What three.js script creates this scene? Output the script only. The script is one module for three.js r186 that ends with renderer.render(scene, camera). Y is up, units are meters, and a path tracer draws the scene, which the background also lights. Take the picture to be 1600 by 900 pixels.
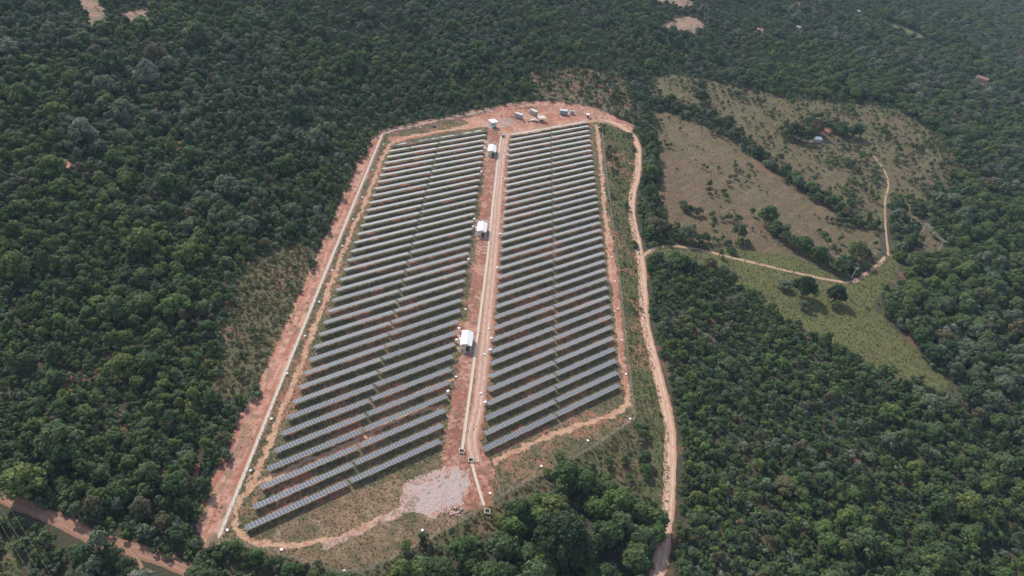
import * as THREE from 'three';
import { mergeGeometries } from 'three/addons/utils/BufferGeometryUtils.js';

// ---------------------------------------------------------------- camera, sky, sun, exposure
const scene = new THREE.Scene();
const camera = new THREE.PerspectiveCamera(42.74, 16 / 9, 1, 9000);   // a drone 180 m up, rolled about 12 degrees
camera.position.set(0, 179.5, 0);
camera.up.set(-0.2184, 0.7888, -0.5746);
camera.lookAt(0, 179.5 - 0.5888 * 300, -0.8083 * 300);
const renderer = new THREE.WebGLRenderer();
renderer.toneMapping = THREE.LinearToneMapping;
renderer.toneMappingExposure = 1.05;
renderer.shadowMap.enabled = true;
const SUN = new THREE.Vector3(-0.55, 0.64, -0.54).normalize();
{
  const w = 256, h = 128, a = new Float32Array(w * h * 4), d = new THREE.Vector3();
  for (let j = 0; j < h; j++) for (let i = 0; i < w; i++) {
    const el = (j + 0.5) / h * Math.PI - Math.PI / 2, az = (i + 0.5) / w * Math.PI * 2 - Math.PI;
    d.set(Math.cos(el) * Math.cos(az), Math.sin(el), Math.cos(el) * Math.sin(az));
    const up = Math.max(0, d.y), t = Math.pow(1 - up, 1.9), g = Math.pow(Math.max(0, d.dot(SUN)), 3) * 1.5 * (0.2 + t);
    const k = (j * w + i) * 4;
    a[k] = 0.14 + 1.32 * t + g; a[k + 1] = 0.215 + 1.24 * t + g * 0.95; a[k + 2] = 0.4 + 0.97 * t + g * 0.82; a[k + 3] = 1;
  }
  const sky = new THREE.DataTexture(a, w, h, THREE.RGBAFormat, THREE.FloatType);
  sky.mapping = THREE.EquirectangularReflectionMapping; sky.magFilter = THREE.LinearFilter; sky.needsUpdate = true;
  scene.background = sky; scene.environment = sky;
}
const sun = new THREE.DirectionalLight(new THREE.Color(1, 0.92, 0.78), 4.6);
sun.position.copy(SUN).multiplyScalar(1200).add(new THREE.Vector3(50, 0, -450));
sun.target.position.set(50, 0, -450);
sun.castShadow = true; sun.shadow.radius = 2.5; sun.shadow.mapSize.set(4096, 4096);
Object.assign(sun.shadow.camera, { left: -700, right: 700, top: 700, bottom: -700, near: 100, far: 2600 });
scene.add(sun, sun.target);
scene.fog = new THREE.FogExp2(new THREE.Color(0.5, 0.7, 1.0), 0.00009);

// ---------------------------------------------------------------- helpers
const rng = s => () => { s |= 0; s = s + 0x6D2B79F5 | 0; let t = Math.imul(s ^ s >>> 15, 1 | s); t = t + Math.imul(t ^ t >>> 7, 61 | t) ^ t; return ((t ^ t >>> 14) >>> 0) / 4294967296; };
const hash = (x, y) => { let h = Math.imul(x, 374761393) + Math.imul(y, 668265263) | 0; h = Math.imul(h ^ h >>> 13, 1274126177); return ((h ^ h >>> 16) >>> 0) / 4294967296; };
function noise(x, y) {
  const xi = Math.floor(x), yi = Math.floor(y); let u = x - xi, v = y - yi; u = u * u * (3 - 2 * u); v = v * v * (3 - 2 * v);
  const a = hash(xi, yi), b = hash(xi + 1, yi), c = hash(xi, yi + 1), d = hash(xi + 1, yi + 1);
  return a + (b - a) * u + (c - a) * v + (a - b - c + d) * u * v;
}
const fbm = (x, y) => noise(x, y) * 0.55 + noise(x * 2.13 + 17, y * 2.13 + 5) * 0.3 + noise(x * 4.7 + 3, y * 4.7 + 41) * 0.15;
const mix = (a, b, t) => a + (b - a) * t;
const step = (a, b, x) => { const t = Math.min(1, Math.max(0, (x - a) / (b - a))); return t * t * (3 - 2 * t); };
function smooth(pts, gap = 1) {                                        // Catmull-Rom through the points, resampled
  const c = new THREE.CatmullRomCurve3(pts.map(([x, z]) => new THREE.Vector3(x, 0, z)), false, 'centripetal');
  return c.getSpacedPoints(Math.max(2, Math.round(c.getLength() / gap))).map(p => [p.x, p.z]);
}
const used = {};
const numbered = n => { const k = used[n] = (used[n] ?? -1) + 1; return k ? n + '_' + String(k).padStart(3, '0') : n; };
function shade(o) { o.traverse(m => { if (m.isMesh) { m.castShadow = true; m.receiveShadow = true; } }); return o; }
function put(o, name, data) { o.name = numbered(name); o.userData = data; scene.add(o); return shade(o); }
function thing(name, label, category, x, z, turn = 0, group, y = 0) {
  const o = new THREE.Group(); o.name = numbered(name); o.position.set(x, y, z); o.rotation.y = turn;
  o.userData = { label, category }; if (group) o.userData.group = group; scene.add(o); return o;
}
function part(parent, name, geometry, material) { const m = new THREE.Mesh(geometry, material); m.name = name; m.castShadow = m.receiveShadow = true; parent.add(m); return m; }
const box = (w, h, d, x = 0, y = 0, z = 0, ry = 0) => { const g = new THREE.BoxGeometry(w, h, d); if (ry) g.rotateY(ry); g.translate(x, y, z); return g; };
const std = (r, g, b, roughness = 0.9, extra = {}) => new THREE.MeshStandardMaterial({ color: new THREE.Color(r, g, b), roughness, ...extra });
const TO8 = new Uint8Array(4096); for (let i = 0; i < 4096; i++) { const c = i / 4095; TO8[i] = Math.round(255 * (c <= 0.0031308 ? c * 12.92 : 1.055 * Math.pow(c, 1 / 2.4) - 0.055)); }
const to8 = c => TO8[c <= 0 ? 0 : c >= 1 ? 4095 : c * 4095 | 0];
function tex(w, h, fn, repeat) {                                      // fn(i, j, out) writes a linear colour
  const a = new Uint8Array(w * h * 4), o = [0, 0, 0];
  for (let j = 0; j < h; j++) for (let i = 0; i < w; i++) { fn(i, j, o); const k = (j * w + i) * 4; a[k] = to8(o[0]); a[k + 1] = to8(o[1]); a[k + 2] = to8(o[2]); a[k + 3] = 255; }
  const t = new THREE.DataTexture(a, w, h); t.colorSpace = THREE.SRGBColorSpace; t.magFilter = THREE.LinearFilter; t.minFilter = THREE.LinearMipmapLinearFilter; t.generateMipmaps = true;
  if (repeat) t.wrapS = t.wrapT = THREE.RepeatWrapping; t.needsUpdate = true; return t;
}

// ---------------------------------------------------------------- the map of the land: what grows or lies where (metres, x right, z towards the drone)
const RES = 0.3, MX = -430, MZ = -1500, MW = 4340, MH = 4870, land = new Uint8Array(MW * MH), wood = new Uint8Array(MW * MH);
function fill(a, poly, id) {
  let lo = Infinity, hi = -Infinity; for (const p of poly) { lo = Math.min(lo, p[1]); hi = Math.max(hi, p[1]); }
  const j0 = Math.max(0, Math.ceil((lo - MZ) / RES)), j1 = Math.min(MH - 1, Math.floor((hi - MZ) / RES));
  for (let j = j0; j <= j1; j++) {
    const z = MZ + j * RES, xs = [];
    for (let k = 0; k < poly.length; k++) { const [ax, az] = poly[k], [bx, bz] = poly[(k + 1) % poly.length]; if ((az <= z) !== (bz <= z)) xs.push(ax + (z - az) / (bz - az) * (bx - ax)); }
    xs.sort((p, q) => p - q);
    for (let k = 0; k + 1 < xs.length; k += 2) a.fill(id, j * MW + Math.max(0, Math.ceil((xs[k] - MX) / RES)), j * MW + Math.min(MW, Math.floor((xs[k + 1] - MX) / RES) + 1));
  }
}
function stroke(a, pts, width, id) {
  const p = smooth(pts, 1);
  for (let k = 0; k + 1 < p.length; k++) {
    const [ax, az] = p[k], [bx, bz] = p[k + 1], l = Math.hypot(bx - ax, bz - az) || 1, w = width / 2 * (0.8 + 0.4 * noise(ax * 0.35, az * 0.35)), nx = -(bz - az) / l * w, nz = (bx - ax) / l * w, ex = (bx - ax) * 0.4, ez = (bz - az) * 0.4;
    fill(a, [[ax + nx - ex, az + nz - ez], [bx + nx + ex, bz + nz + ez], [bx - nx + ex, bz - nz + ez], [ax - nx - ex, az - nz - ez]], id);
  }
}
const at = (a, x, z) => { const i = (x - MX) / RES | 0, j = (z - MZ) / RES | 0; return i < 0 || j < 0 || i >= MW || j >= MH ? 0 : a[j * MW + i]; };
const FOREST = 0, SITE = 1, REDSOIL = 2, PATH = 3, GRAVEL = 4, BROWN = 5, OLIVE = 6, MEADOW = 7, SCRUB = 8, VERGE = 9, DRYGRASS = 10, STRIP = 11, PINK = 12, THIN = 13, ROADBED = 14, PAD = 15;
// clearings far off and in the woods
for (const p of [[[-314.5,-451.9],[-304.3,-460.7],[-284.4,-437],[-270.3,-414.5],[-277.9,-408.8],[-297.2,-434]], [[-279.4,-444],[-270.7,-460.1],[-253,-438.7],[-262.9,-420.1]], [[77.7,-695.4],[96.2,-728.9],[118.2,-741.9],[122.2,-715],[104.8,-674.3],[82.3,-663.4]], [[64.1,-774.9],[101.7,-807.2],[118.2,-800.7],[109,-764],[95.6,-753.1],[79.8,-756.5]], [[110.2,-753.5],[115.3,-762.2],[107,-724.4],[103.1,-721.4]]]) fill(land, p, PINK);
for (const p of [[[-175.9,-299.6],[-171.6,-303.3],[-162.6,-302.2],[-160.3,-296.2],[-168.5,-294.1]], [[-207.2,-264.3],[-204.6,-266.9],[-192.8,-263.9],[-193.2,-260],[-200.2,-257.8]], [[35.1,-592.4],[43.9,-601.9],[42,-581.2],[36.9,-580.8]], [[176.2,-760.3],[187.4,-758],[181.6,-732.7],[173.5,-732.9]], [[295.3,-881],[317.6,-888.2],[309.9,-867.3],[293.7,-859.7]], [[100,-627.8],[109.5,-631],[107.8,-623.1],[100,-619.4]], [[236.9,-900.3],[254.9,-912.5],[245.7,-888.4],[235.9,-883.1]], [[-89.1,-132.2],[-85.9,-131.9],[-82.3,-123.4],[-83.8,-124.2]], [[-80.4,-132.2],[-78.8,-135.2],[-73.9,-122.4],[-74.1,-120.1]]]) fill(land, p, REDSOIL);
fill(land, [[328.7,-902],[347.8,-911.7],[378.2,-889.4],[398.4,-839.4],[388.6,-819.7],[357,-845.6],[333.9,-875.7]], MEADOW);
for (const p of [[[378.9,-739.8],[410.1,-759.6],[400.3,-718.6],[365.2,-697.2]], [[316.5,-924.3],[331.9,-936.8],[323,-897.6],[306.4,-884.6]], [[220,-789.3],[232.5,-798.7],[227.9,-768.9],[214.4,-758.9]]]) fill(land, p, THIN);
fill(land, [[270.9,-499.9],[287.2,-483.3],[282.6,-473.7],[267.9,-491.4]], MEADOW);
fill(land, [[-21.9,-498.2],[10.3,-528.7],[45.8,-542.1],[50.6,-495.5],[52.7,-457],[40,-455.2],[27.1,-461.9],[6.1,-457.4],[-15.5,-453.6]], THIN);
fill(land, [[-101.1,-199.9],[-104.5,-223.2],[-97.5,-238.8],[-83.8,-246.9],[-78.9,-224.3],[-75.4,-192.1],[-73,-167.6],[-77.2,-156.6],[-86.5,-156.6],[-91.9,-175.9]], SCRUB);
fill(land, [[-112.9,-99],[-109.7,-97.9],[-104.3,-93.7],[-98,-86.8],[-104.7,-85.1],[-115.1,-99.7]], VERGE);
// pastures
fill(land, [[212.4,-581.7],[269.7,-601.6],[292.7,-554.8],[284.4,-499.5],[251.3,-443.9],[218.3,-404.8],[202,-388.7],[200.5,-424.6],[243.2,-545.8]], OLIVE);
fill(land, [[64.9,-548.7],[88.2,-562.3],[123.5,-566.2],[159.1,-568.8],[190.3,-574],[222.4,-580.8],[259.3,-566.9],[264.1,-520.5],[223.9,-435.4],[201.6,-390],[177,-378.5],[156.1,-402.3],[134.5,-438.2],[126.7,-456.1],[113.9,-475],[92.6,-482.8],[75.2,-488.7],[64.8,-504]], OLIVE);
fill(land, [[64.2,-480.1],[83.5,-478.8],[104.7,-469.9],[120,-453.6],[136.5,-424.7],[155.7,-400.5],[176.8,-377.7],[195.3,-383.6],[185.4,-351.1],[168.1,-327.2],[155.1,-314.1],[132.7,-317.8],[113.5,-318.7],[93.9,-316.6],[74.4,-313.9],[67.4,-331.4],[61.4,-359.8],[64.1,-409.6]], BROWN);
fill(land, [[216.2,-417.1],[222.2,-402.7],[228.5,-376.8],[226.2,-365.2],[209,-353.1],[189.8,-343.5],[191.7,-351.1],[213.4,-366.5],[213.7,-384.4]], BROWN);
fill(land, [[67.6,-305.2],[86.9,-310.8],[102.8,-310.3],[134.1,-308.2],[156.6,-309.8],[165.1,-308.1],[167.5,-289.5],[176.4,-271.6],[187.9,-252.3],[181.1,-240.8],[166.4,-239.9],[151.6,-244.4],[137.9,-258],[122.7,-266.4],[111.5,-272.1],[98.8,-287.1],[81.2,-293.9]], MEADOW);
fill(land, [[155.8,-308.9],[169.4,-321.9],[188.5,-347.3],[193.6,-348.1],[190.5,-333.6],[176.8,-313.7],[165.9,-294.9],[163.8,-305.5]], MEADOW);
fill(land, [[58.1,-298.4],[67.8,-309.4],[87.2,-313.9],[89.3,-301.5],[73.5,-298.6],[64.2,-295.9],[58.5,-290.3]], MEADOW);
fill(land, [[87.2,-314.5],[113.7,-320],[131.5,-325.5],[155.6,-316],[160.8,-313.5],[134.2,-308.8],[102.8,-310.9]], MEADOW);
// the solar farm and its edges
fill(land, [[-88.9,-352.9],[-88.4,-359.9],[-81.4,-370.7],[-64.4,-392.1],[-45.7,-414.5],[-25.4,-438.9],[-10.2,-451.1],[6.1,-457.4],[25,-460.7],[40,-454.1],[52.6,-445.5],[50.5,-430.4],[31.3,-437.8],[17.5,-442.4],[-12.9,-437.6],[-84.6,-356]], STRIP);
fill(land, [[-90.4,-352],[-88.7,-318.2],[-84.3,-273.8],[-80.9,-243.1],[-78.4,-216.6],[-75.6,-190.2],[-73.7,-167.4],[-72.5,-146.1],[-70.8,-127.3],[-68.5,-112],[-62.8,-104.2],[-58.6,-107.6],[-61,-152.3],[-83,-356.8]], STRIP);
fill(land, [[-60.6,-107.4],[-43.6,-107.9],[-25.3,-106.9],[-17.3,-112.1],[-15.1,-104.2],[-23.5,-98.6],[-39.8,-98.2],[-50.2,-99.3],[-58.8,-101.8]], SCRUB);
fill(land, [[-11.5,-117.1],[3.4,-133.8],[13.4,-144.5],[32.2,-163.1],[51.8,-185.9],[54.3,-173.9],[55.5,-148.1],[50.1,-154.5],[39.8,-156.2],[28.8,-151.7],[20.5,-143],[15,-132.8],[8.4,-128.5],[5.1,-124.2],[-0.7,-116.6],[-8.1,-110.2],[-15.1,-104.2],[-25.1,-106.4]], SCRUB);
fill(land, [[32,-440.2],[50.5,-432.4],[55.1,-400.6],[50.4,-340.6],[54.4,-298.6],[55.8,-253.6],[60,-210.8],[63.5,-182.4],[62.9,-160.1],[60.9,-142.6],[56.1,-148.3],[51.2,-167.4],[51.3,-184.9],[48.4,-225.6],[40.6,-322.9]], VERGE);
fill(land, [[-85.2,-358.2],[-57.1,-393.4],[-32.9,-420.8],[-13,-438.6],[17.5,-443.4],[31.3,-438.8],[35.8,-378.4],[40.6,-322.9],[44.4,-278.3],[48.4,-225.6],[51.8,-186.2],[32.1,-163.3],[13.4,-144.9],[4.8,-134.6],[-11.6,-117.5],[-25.3,-106.9],[-43.6,-107.9],[-60,-108],[-62.6,-127.8],[-66.6,-166.6],[-72,-219.1],[-78,-288.6]], SITE);
fill(land, [[-78.2,-347.9],[-71.3,-358.9],[-54.1,-378.5],[-36.1,-396.6],[-30.3,-390.5],[-19.4,-393.7],[23.3,-434.3],[24.5,-442.2],[15.4,-443.3],[-5.2,-442.1],[-31.2,-422.8],[-50.4,-398],[-44.3,-395.8],[-60.5,-374.2],[-72.2,-362.7],[-82.9,-355.2]], REDSOIL);
fill(land, [[-34.1,-395.8],[-21.2,-395.5],[-13,-325.2],[-8,-267.8],[-3.8,-223.3],[-1,-187.6],[0.7,-161.1],[6.9,-150.9],[8.1,-137.8],[2.4,-134],[-3.4,-134.7],[-7.6,-140.6],[-10.7,-153.4],[-11.5,-174.8],[-14,-211],[-18.8,-262.4],[-24.9,-319.6]], ROADBED);
fill(land, [[26,-436.9],[30.9,-437.5],[38.8,-328.6],[43.7,-267.9],[48.5,-207],[49.9,-190.7],[46.7,-189.7],[43.2,-231.8],[38,-297.6],[32.7,-361.2]], THIN);
fill(land, [[-53.3,-111.3],[-43.4,-121.4],[-33.2,-132.2],[-17.7,-142.2],[-10.5,-154.5],[-8.5,-145.3],[-15.1,-131.6],[-26.8,-120.2],[-35.5,-114.1],[-44.9,-111.1]], DRYGRASS);
fill(land, [[-34.9,-112.4],[-20.7,-124.6],[-3.9,-132.3],[4.1,-135.4],[-11.8,-118.3],[-25.5,-107.6],[-44,-108.9]], DRYGRASS);
for (const [l, w] of [
  [[[-72,-361.9],[-78.3,-351],[-79.1,-336.4],[-75.1,-296.2],[-72.5,-256.8],[-67.7,-208.3],[-63.4,-170.7],[-62.5,-156],[-61.1,-142.9],[-60.2,-133.2],[-60.3,-125],[-60.8,-120.4],[-59.8,-116.4],[-57.2,-111.9],[-54.1,-110.3],[-44.9,-111.1],[-37.1,-113.6],[-31,-116.6],[-24,-123.3],[-18.2,-129.2]], 1.7],
  [[[-61.3,-121.6],[-57.4,-128.8],[-52.1,-134.5],[-46.6,-140.5],[-40.7,-146.5],[-34.6,-152.8],[-31.3,-157.6],[-22.3,-166.7],[-14.2,-173]], 1.6],
  [[[29,-432.5],[33,-385.2],[36.1,-341],[38.1,-315.5],[40.1,-287.2],[42.3,-267.4],[45.3,-232.5],[47.5,-210.3],[49.2,-198.7],[48.6,-192.8],[45.6,-188.4],[40,-183.9],[32.4,-178.2],[25.1,-172.2],[17.1,-165.3],[10.5,-159],[6.4,-154.1]], 2.1],
  [[[-36.1,-396.6],[-19.5,-394.5],[1.4,-414.4],[26,-437.9],[33.7,-441.1]], 3.2], [[[-72,-361.9],[-54.4,-380.1],[-36,-395.7]], 2], [[[-49.6,-129],[-50.9,-126.4],[-50.9,-122]], 0.9], [[[-13.7,-186.9],[-16.4,-182.7],[-24,-176.4]], 0.9]]) stroke(land, l, w, PATH);
fill(land, [[39,-306.8],[41.2,-305.9],[44.8,-268.4],[48,-217.8],[49,-199.6],[47.6,-199.1],[44.7,-232.4],[41.3,-272]], REDSOIL);
fill(land, [[-18.8,-137.1],[-17.3,-140.4],[-13.3,-144.4],[-7.2,-148.7],[-1.3,-149.1],[0.8,-143],[0.3,-138.1],[-3.9,-132.3],[-8.9,-129.2],[-12.8,-129.9],[-17.8,-127.5],[-26.3,-118.9],[-33.1,-112.5],[-35.3,-113.5],[-23.8,-122.7],[-18.2,-130.3]], GRAVEL);
for (const p of [[[-17.6,-215.6],[-15.9,-217],[-15.4,-212.9],[-10.5,-214.6],[-8.2,-202.9],[-14.5,-200.8]], [[-24.4,-294.4],[-17.8,-295.5],[-16.1,-280.6],[-21.8,-279.3]], [[-32.3,-375.3],[-25.3,-377.3],[-23.3,-359.3],[-30,-359.1]], [[-30,-409.5],[-22.3,-415.8],[-20.4,-407.1],[-25.8,-398.5]]]) fill(land, p, PAD);
// what kind of wood stands where there is forest: 1 tall and broad-crowned, 2 close low bush, 3 middling
fill(wood, [[-373.8,-422.4],[-205.3,-573.1],[-114.1,-407],[-95.5,-286.7],[-97.2,-231.6],[-144,-212.7],[-215.3,-215.4]], 3);
fill(wood, [[57.9,-291.7],[73.5,-298.6],[113.5,-277.1],[144.9,-250.3],[166.9,-241.6],[149.6,-201.6],[117.7,-141.4],[62.1,-126.7],[64.9,-182.9]], 2);
fill(wood, [[164,-307.7],[190.8,-339.1],[225.5,-362.3],[258.1,-451.4],[264.1,-520.5],[261.5,-574.5],[212.9,-607.2],[191.2,-664.5],[261.1,-825.1],[898.8,-1560.5],[247.1,-251.5],[188.2,-248.4],[177.2,-274.2]], 1);
fill(wood, [[161,-239.7],[191.3,-249.4],[256.9,-270.5],[194.2,-149.1],[95.4,-125.8],[114.9,-163.9],[144.3,-200.1]], 4);
fill(wood, [[-17.7,-107.3],[-3.8,-122.6],[6.8,-136.3],[19.2,-146.1],[33.4,-160.2],[50.2,-171.3],[57.2,-148.6],[57.3,-120.6],[-18,-102.6]], 1);

// ---------------------------------------------------------------- soil and turf colours
const C3 = (r, g, b) => [r, g, b];
const LITTER = C3(0.07, 0.052, 0.038), MOSS = C3(0.042, 0.052, 0.027), TURF = C3(0.075, 0.08, 0.038), STRAW = C3(0.16, 0.115, 0.07), RED = C3(0.33, 0.138, 0.096), ROSE = C3(0.46, 0.262, 0.205), TAN = C3(0.45, 0.285, 0.195),
  STONE = C3(0.39, 0.32, 0.32), UMBER = C3(0.12, 0.081, 0.051), HAY = C3(0.102, 0.087, 0.043), LIME = C3(0.103, 0.115, 0.034), SLATE = C3(0.2, 0.185, 0.19), CREAM = C3(0.3, 0.22, 0.15);
const bl = (o, c, t) => { o[0] += (c[0] - o[0]) * t; o[1] += (c[1] - o[1]) * t; o[2] += (c[2] - o[2]) * t; };
const set = (o, c) => { o[0] = c[0]; o[1] = c[1]; o[2] = c[2]; };
function soil(x, z, o) {
  const wa = noise(x * 0.45 + 9, z * 0.45), wb = noise(x * 0.45, z * 0.45 + 31), wc = noise(x * 1.9, z * 1.9 + 7), wd = noise(x * 1.9 + 55, z * 1.9);
  const id = at(land, x + (wa - 0.5) * 1.7 + (wc - 0.5) * 0.9, z + (wb - 0.5) * 1.7 + (wd - 0.5) * 0.9);
  const f = noise(x * 3.1 + 5, z * 3.1) * 0.5 + noise(x * 6.7, z * 6.7 + 8) * 0.5, fs = noise(x * 1.3 + 70, z * 1.3) * 0.5 + f * 0.5, m = noise(x * 0.8 + 1, z * 0.8 + 3) * 0.6 + wc * 0.4, l = fbm(x * 0.13, z * 0.13), xl = fbm(x * 0.035 + 9, z * 0.035);
  switch (id) {
    case SITE: set(o, C3(0.07, 0.074, 0.034)); bl(o, STRAW, step(0.36, 0.64, fs * 0.6 + l * 0.4)); bl(o, RED, 0.65 * step(0.52, 0.68, wa * 0.25 + fs * 0.25 + l * 0.5)); bl(o, CREAM, 0.35 * step(0.68, 0.85, wd)); break;
    case REDSOIL: set(o, RED); bl(o, ROSE, step(0.35, 0.7, l * 0.6 + m * 0.4)); bl(o, TURF, 0.5 * step(0.66, 0.78, wb * 0.5 + wd * 0.5)); break;
    case PATH: set(o, TAN); bl(o, RED, 0.6 * step(0.4, 0.7, m)); break;
    case GRAVEL: set(o, STONE); if (at(land, x + (l - 0.5) * 30, z + (wa - 0.5) * 16) !== GRAVEL) bl(o, wd > 0.5 ? ROSE : STRAW, 0.65); bl(o, ROSE, 0.5 * step(0.35, 0.7, l * 0.6 + fs * 0.4)); bl(o, RED, 0.45 * step(0.55, 0.75, l)); bl(o, TURF, 0.7 * step(0.72, 0.8, wc * 0.5 + wa * 0.3 + f * 0.2)); break;
    case BROWN: set(o, UMBER); bl(o, HAY, 0.7 * step(0.35, 0.65, xl)); bl(o, CREAM, 0.22 * step(0.45, 0.75, noise((x * 0.8 + z * 0.6) * 0.7, (x * 0.6 - z * 0.8) * 0.06) * 0.6 + fs * 0.4)); bl(o, C3(0.2, 0.12, 0.08), 0.4 * step(0.5, 0.7, l)); bl(o, TURF, 0.45 * step(0.5, 0.75, fs)); break;
    case OLIVE: set(o, HAY); bl(o, CREAM, 0.2 * step(0.45, 0.75, noise((x * 0.8 + z * 0.6) * 0.6, (x * 0.6 - z * 0.8) * 0.05 + 9) * 0.6 + fs * 0.4)); bl(o, LIME, 0.35 * step(0.4, 0.6, xl)); bl(o, UMBER, 0.8 * step(0.45, 0.65, l)); bl(o, TURF, 0.5 * step(0.5, 0.72, fs)); break;
    case MEADOW: set(o, LIME); bl(o, HAY, 0.5 * step(0.45, 0.65, l)); bl(o, TURF, 0.7 * step(0.42, 0.7, fs)); break;
    case SCRUB: set(o, TURF); bl(o, STRAW, 0.55 * step(0.3, 0.7, l * 0.4 + fs * 0.6)); bl(o, C3(0.2, 0.1, 0.065), 0.35 * step(0.62, 0.74, l)); break;
    case VERGE: set(o, TURF); bl(o, C3(0.075, 0.09, 0.035), 0.7); bl(o, RED, 0.8 * step(0.55, 0.66, l * 0.6 + fs * 0.4)); bl(o, STRAW, 0.5 * step(0.45, 0.7, fs)); break;
    case DRYGRASS: set(o, STRAW); bl(o, CREAM, 0.9 * step(0.46, 0.66, fs * 0.6 + l * 0.4)); bl(o, TURF, 0.8 * step(0.5, 0.66, wa * 0.5 + fs * 0.5)); bl(o, C3(0.2, 0.11, 0.07), 0.4 * step(0.5, 0.65, l)); break;
    case STRIP: { const s = noise((x - z * 0.098) * 1.3, z * 0.07); set(o, RED); bl(o, ROSE, step(0.3, 0.7, s * 0.6 + m * 0.4)); bl(o, STRAW, 0.65 * step(0.56, 0.72, wb * 0.5 + s * 0.5)); break; }
    case PINK: set(o, C3(0.19, 0.135, 0.1)); bl(o, ROSE, 0.4 * step(0.35, 0.6, l)); bl(o, STRAW, 0.5 * step(0.6, 0.75, m)); break;
    case THIN: set(o, STRAW); bl(o, TURF, step(0.4, 0.65, fs)); bl(o, RED, 0.35 * step(0.54, 0.66, l)); break;
    case ROADBED: set(o, C3(0.27, 0.115, 0.082)); bl(o, C3(0.2, 0.085, 0.06), step(0.36, 0.56, l));  bl(o, ROSE, 0.8 * step(0.4, 0.68, l * 0.5 + m * 0.5)); bl(o, STRAW, 0.4 * step(0.66, 0.78, wb)); break;
    case PAD: set(o, SLATE); bl(o, ROSE, 0.2 + 0.6 * step(0.4, 0.65, m * 0.5 + l * 0.5)); break;
    default: set(o, LITTER); bl(o, MOSS, step(0.35, 0.6, fs)); bl(o, RED, 0.3 * step(0.62, 0.75, l));
  }
  const k = id === GRAVEL || id === PATH || id === PAD ? 0.85 + 0.3 * f : 0.72 + 0.56 * f; o[0] *= k; o[1] *= k; o[2] *= k;
}
const bump = (() => { const w = 512, a = new Uint8Array(w * w * 4), per = (x, y, n) => { const f = (i, j) => hash((i % n + n) % n + n * 91, (j % n + n) % n), xi = Math.floor(x), yi = Math.floor(y); let u = x - xi, v = y - yi; u = u * u * (3 - 2 * u); v = v * v * (3 - 2 * v); return mix(mix(f(xi, yi), f(xi + 1, yi), u), mix(f(xi, yi + 1), f(xi + 1, yi + 1), u), v); };
  for (let j = 0; j < w; j++) for (let i = 0; i < w; i++) { const x = i / w, y = j / w, h = per(x * 12, y * 12, 12) * 0.4 + per(x * 37, y * 37, 37) * 0.35 + per(x * 90, y * 90, 90) * 0.25, k = (j * w + i) * 4; a[k] = a[k + 1] = a[k + 2] = h * 255; a[k + 3] = 255; }
  const t = new THREE.DataTexture(a, w, w); t.magFilter = THREE.LinearFilter; t.wrapS = t.wrapT = THREE.RepeatWrapping; t.needsUpdate = true; return t; })();   // clods and tussocks, 24 m a side
function sheet(name, x0, x1, z0, z1, w, h, y) {
  const t = tex(w, h, (i, j, o) => soil(x0 + (i + 0.5) / w * (x1 - x0), z0 + (j + 0.5) / h * (z1 - z0), o));
  const relief = bump.clone(); relief.repeat.set((x1 - x0) / 24, (z1 - z0) / 24); relief.needsUpdate = true;
  const g = new THREE.BufferGeometry();
  g.setAttribute('position', new THREE.Float32BufferAttribute([x0, y, z0, x0, y, z1, x1, y, z1, x1, y, z0], 3));
  g.setAttribute('normal', new THREE.Float32BufferAttribute([0, 1, 0, 0, 1, 0, 0, 1, 0, 0, 1, 0], 3));
  g.setAttribute('uv', new THREE.Float32BufferAttribute([0, 0, 0, 1, 1, 1, 1, 0], 2)); g.setIndex([0, 1, 2, 0, 2, 3]);
  return put(new THREE.Mesh(g, new THREE.MeshStandardMaterial({ map: t, roughness: 1, bumpMap: relief, bumpScale: 0.28 })), name, { kind: 'structure', label: name.replace(/_/g, ' ') });
}
{
  const t = tex(512, 512, (i, j, o) => { const x = i / 512 * 60, z = j / 512 * 60; set(o, LITTER); bl(o, MOSS, step(0.3, 0.6, noise(x, z))); }, true);
  t.repeat.set(200, 200);
  const g = new THREE.PlaneGeometry(12000, 12000); g.rotateX(-Math.PI / 2); g.translate(0, -0.05, -600);
  put(new THREE.Mesh(g, new THREE.MeshStandardMaterial({ map: t, roughness: 1 })), 'ground', { kind: 'structure' });
}
sheet('terrain', -430, 860, -1480, -40, 2048, 2048, 0);
sheet('plant_ground', -112, 100, -455, -95, 1206, 2048, 0.004);
sheet('pasture', 45, 345, -640, -225, 1480, 2048, 0.008);

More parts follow.
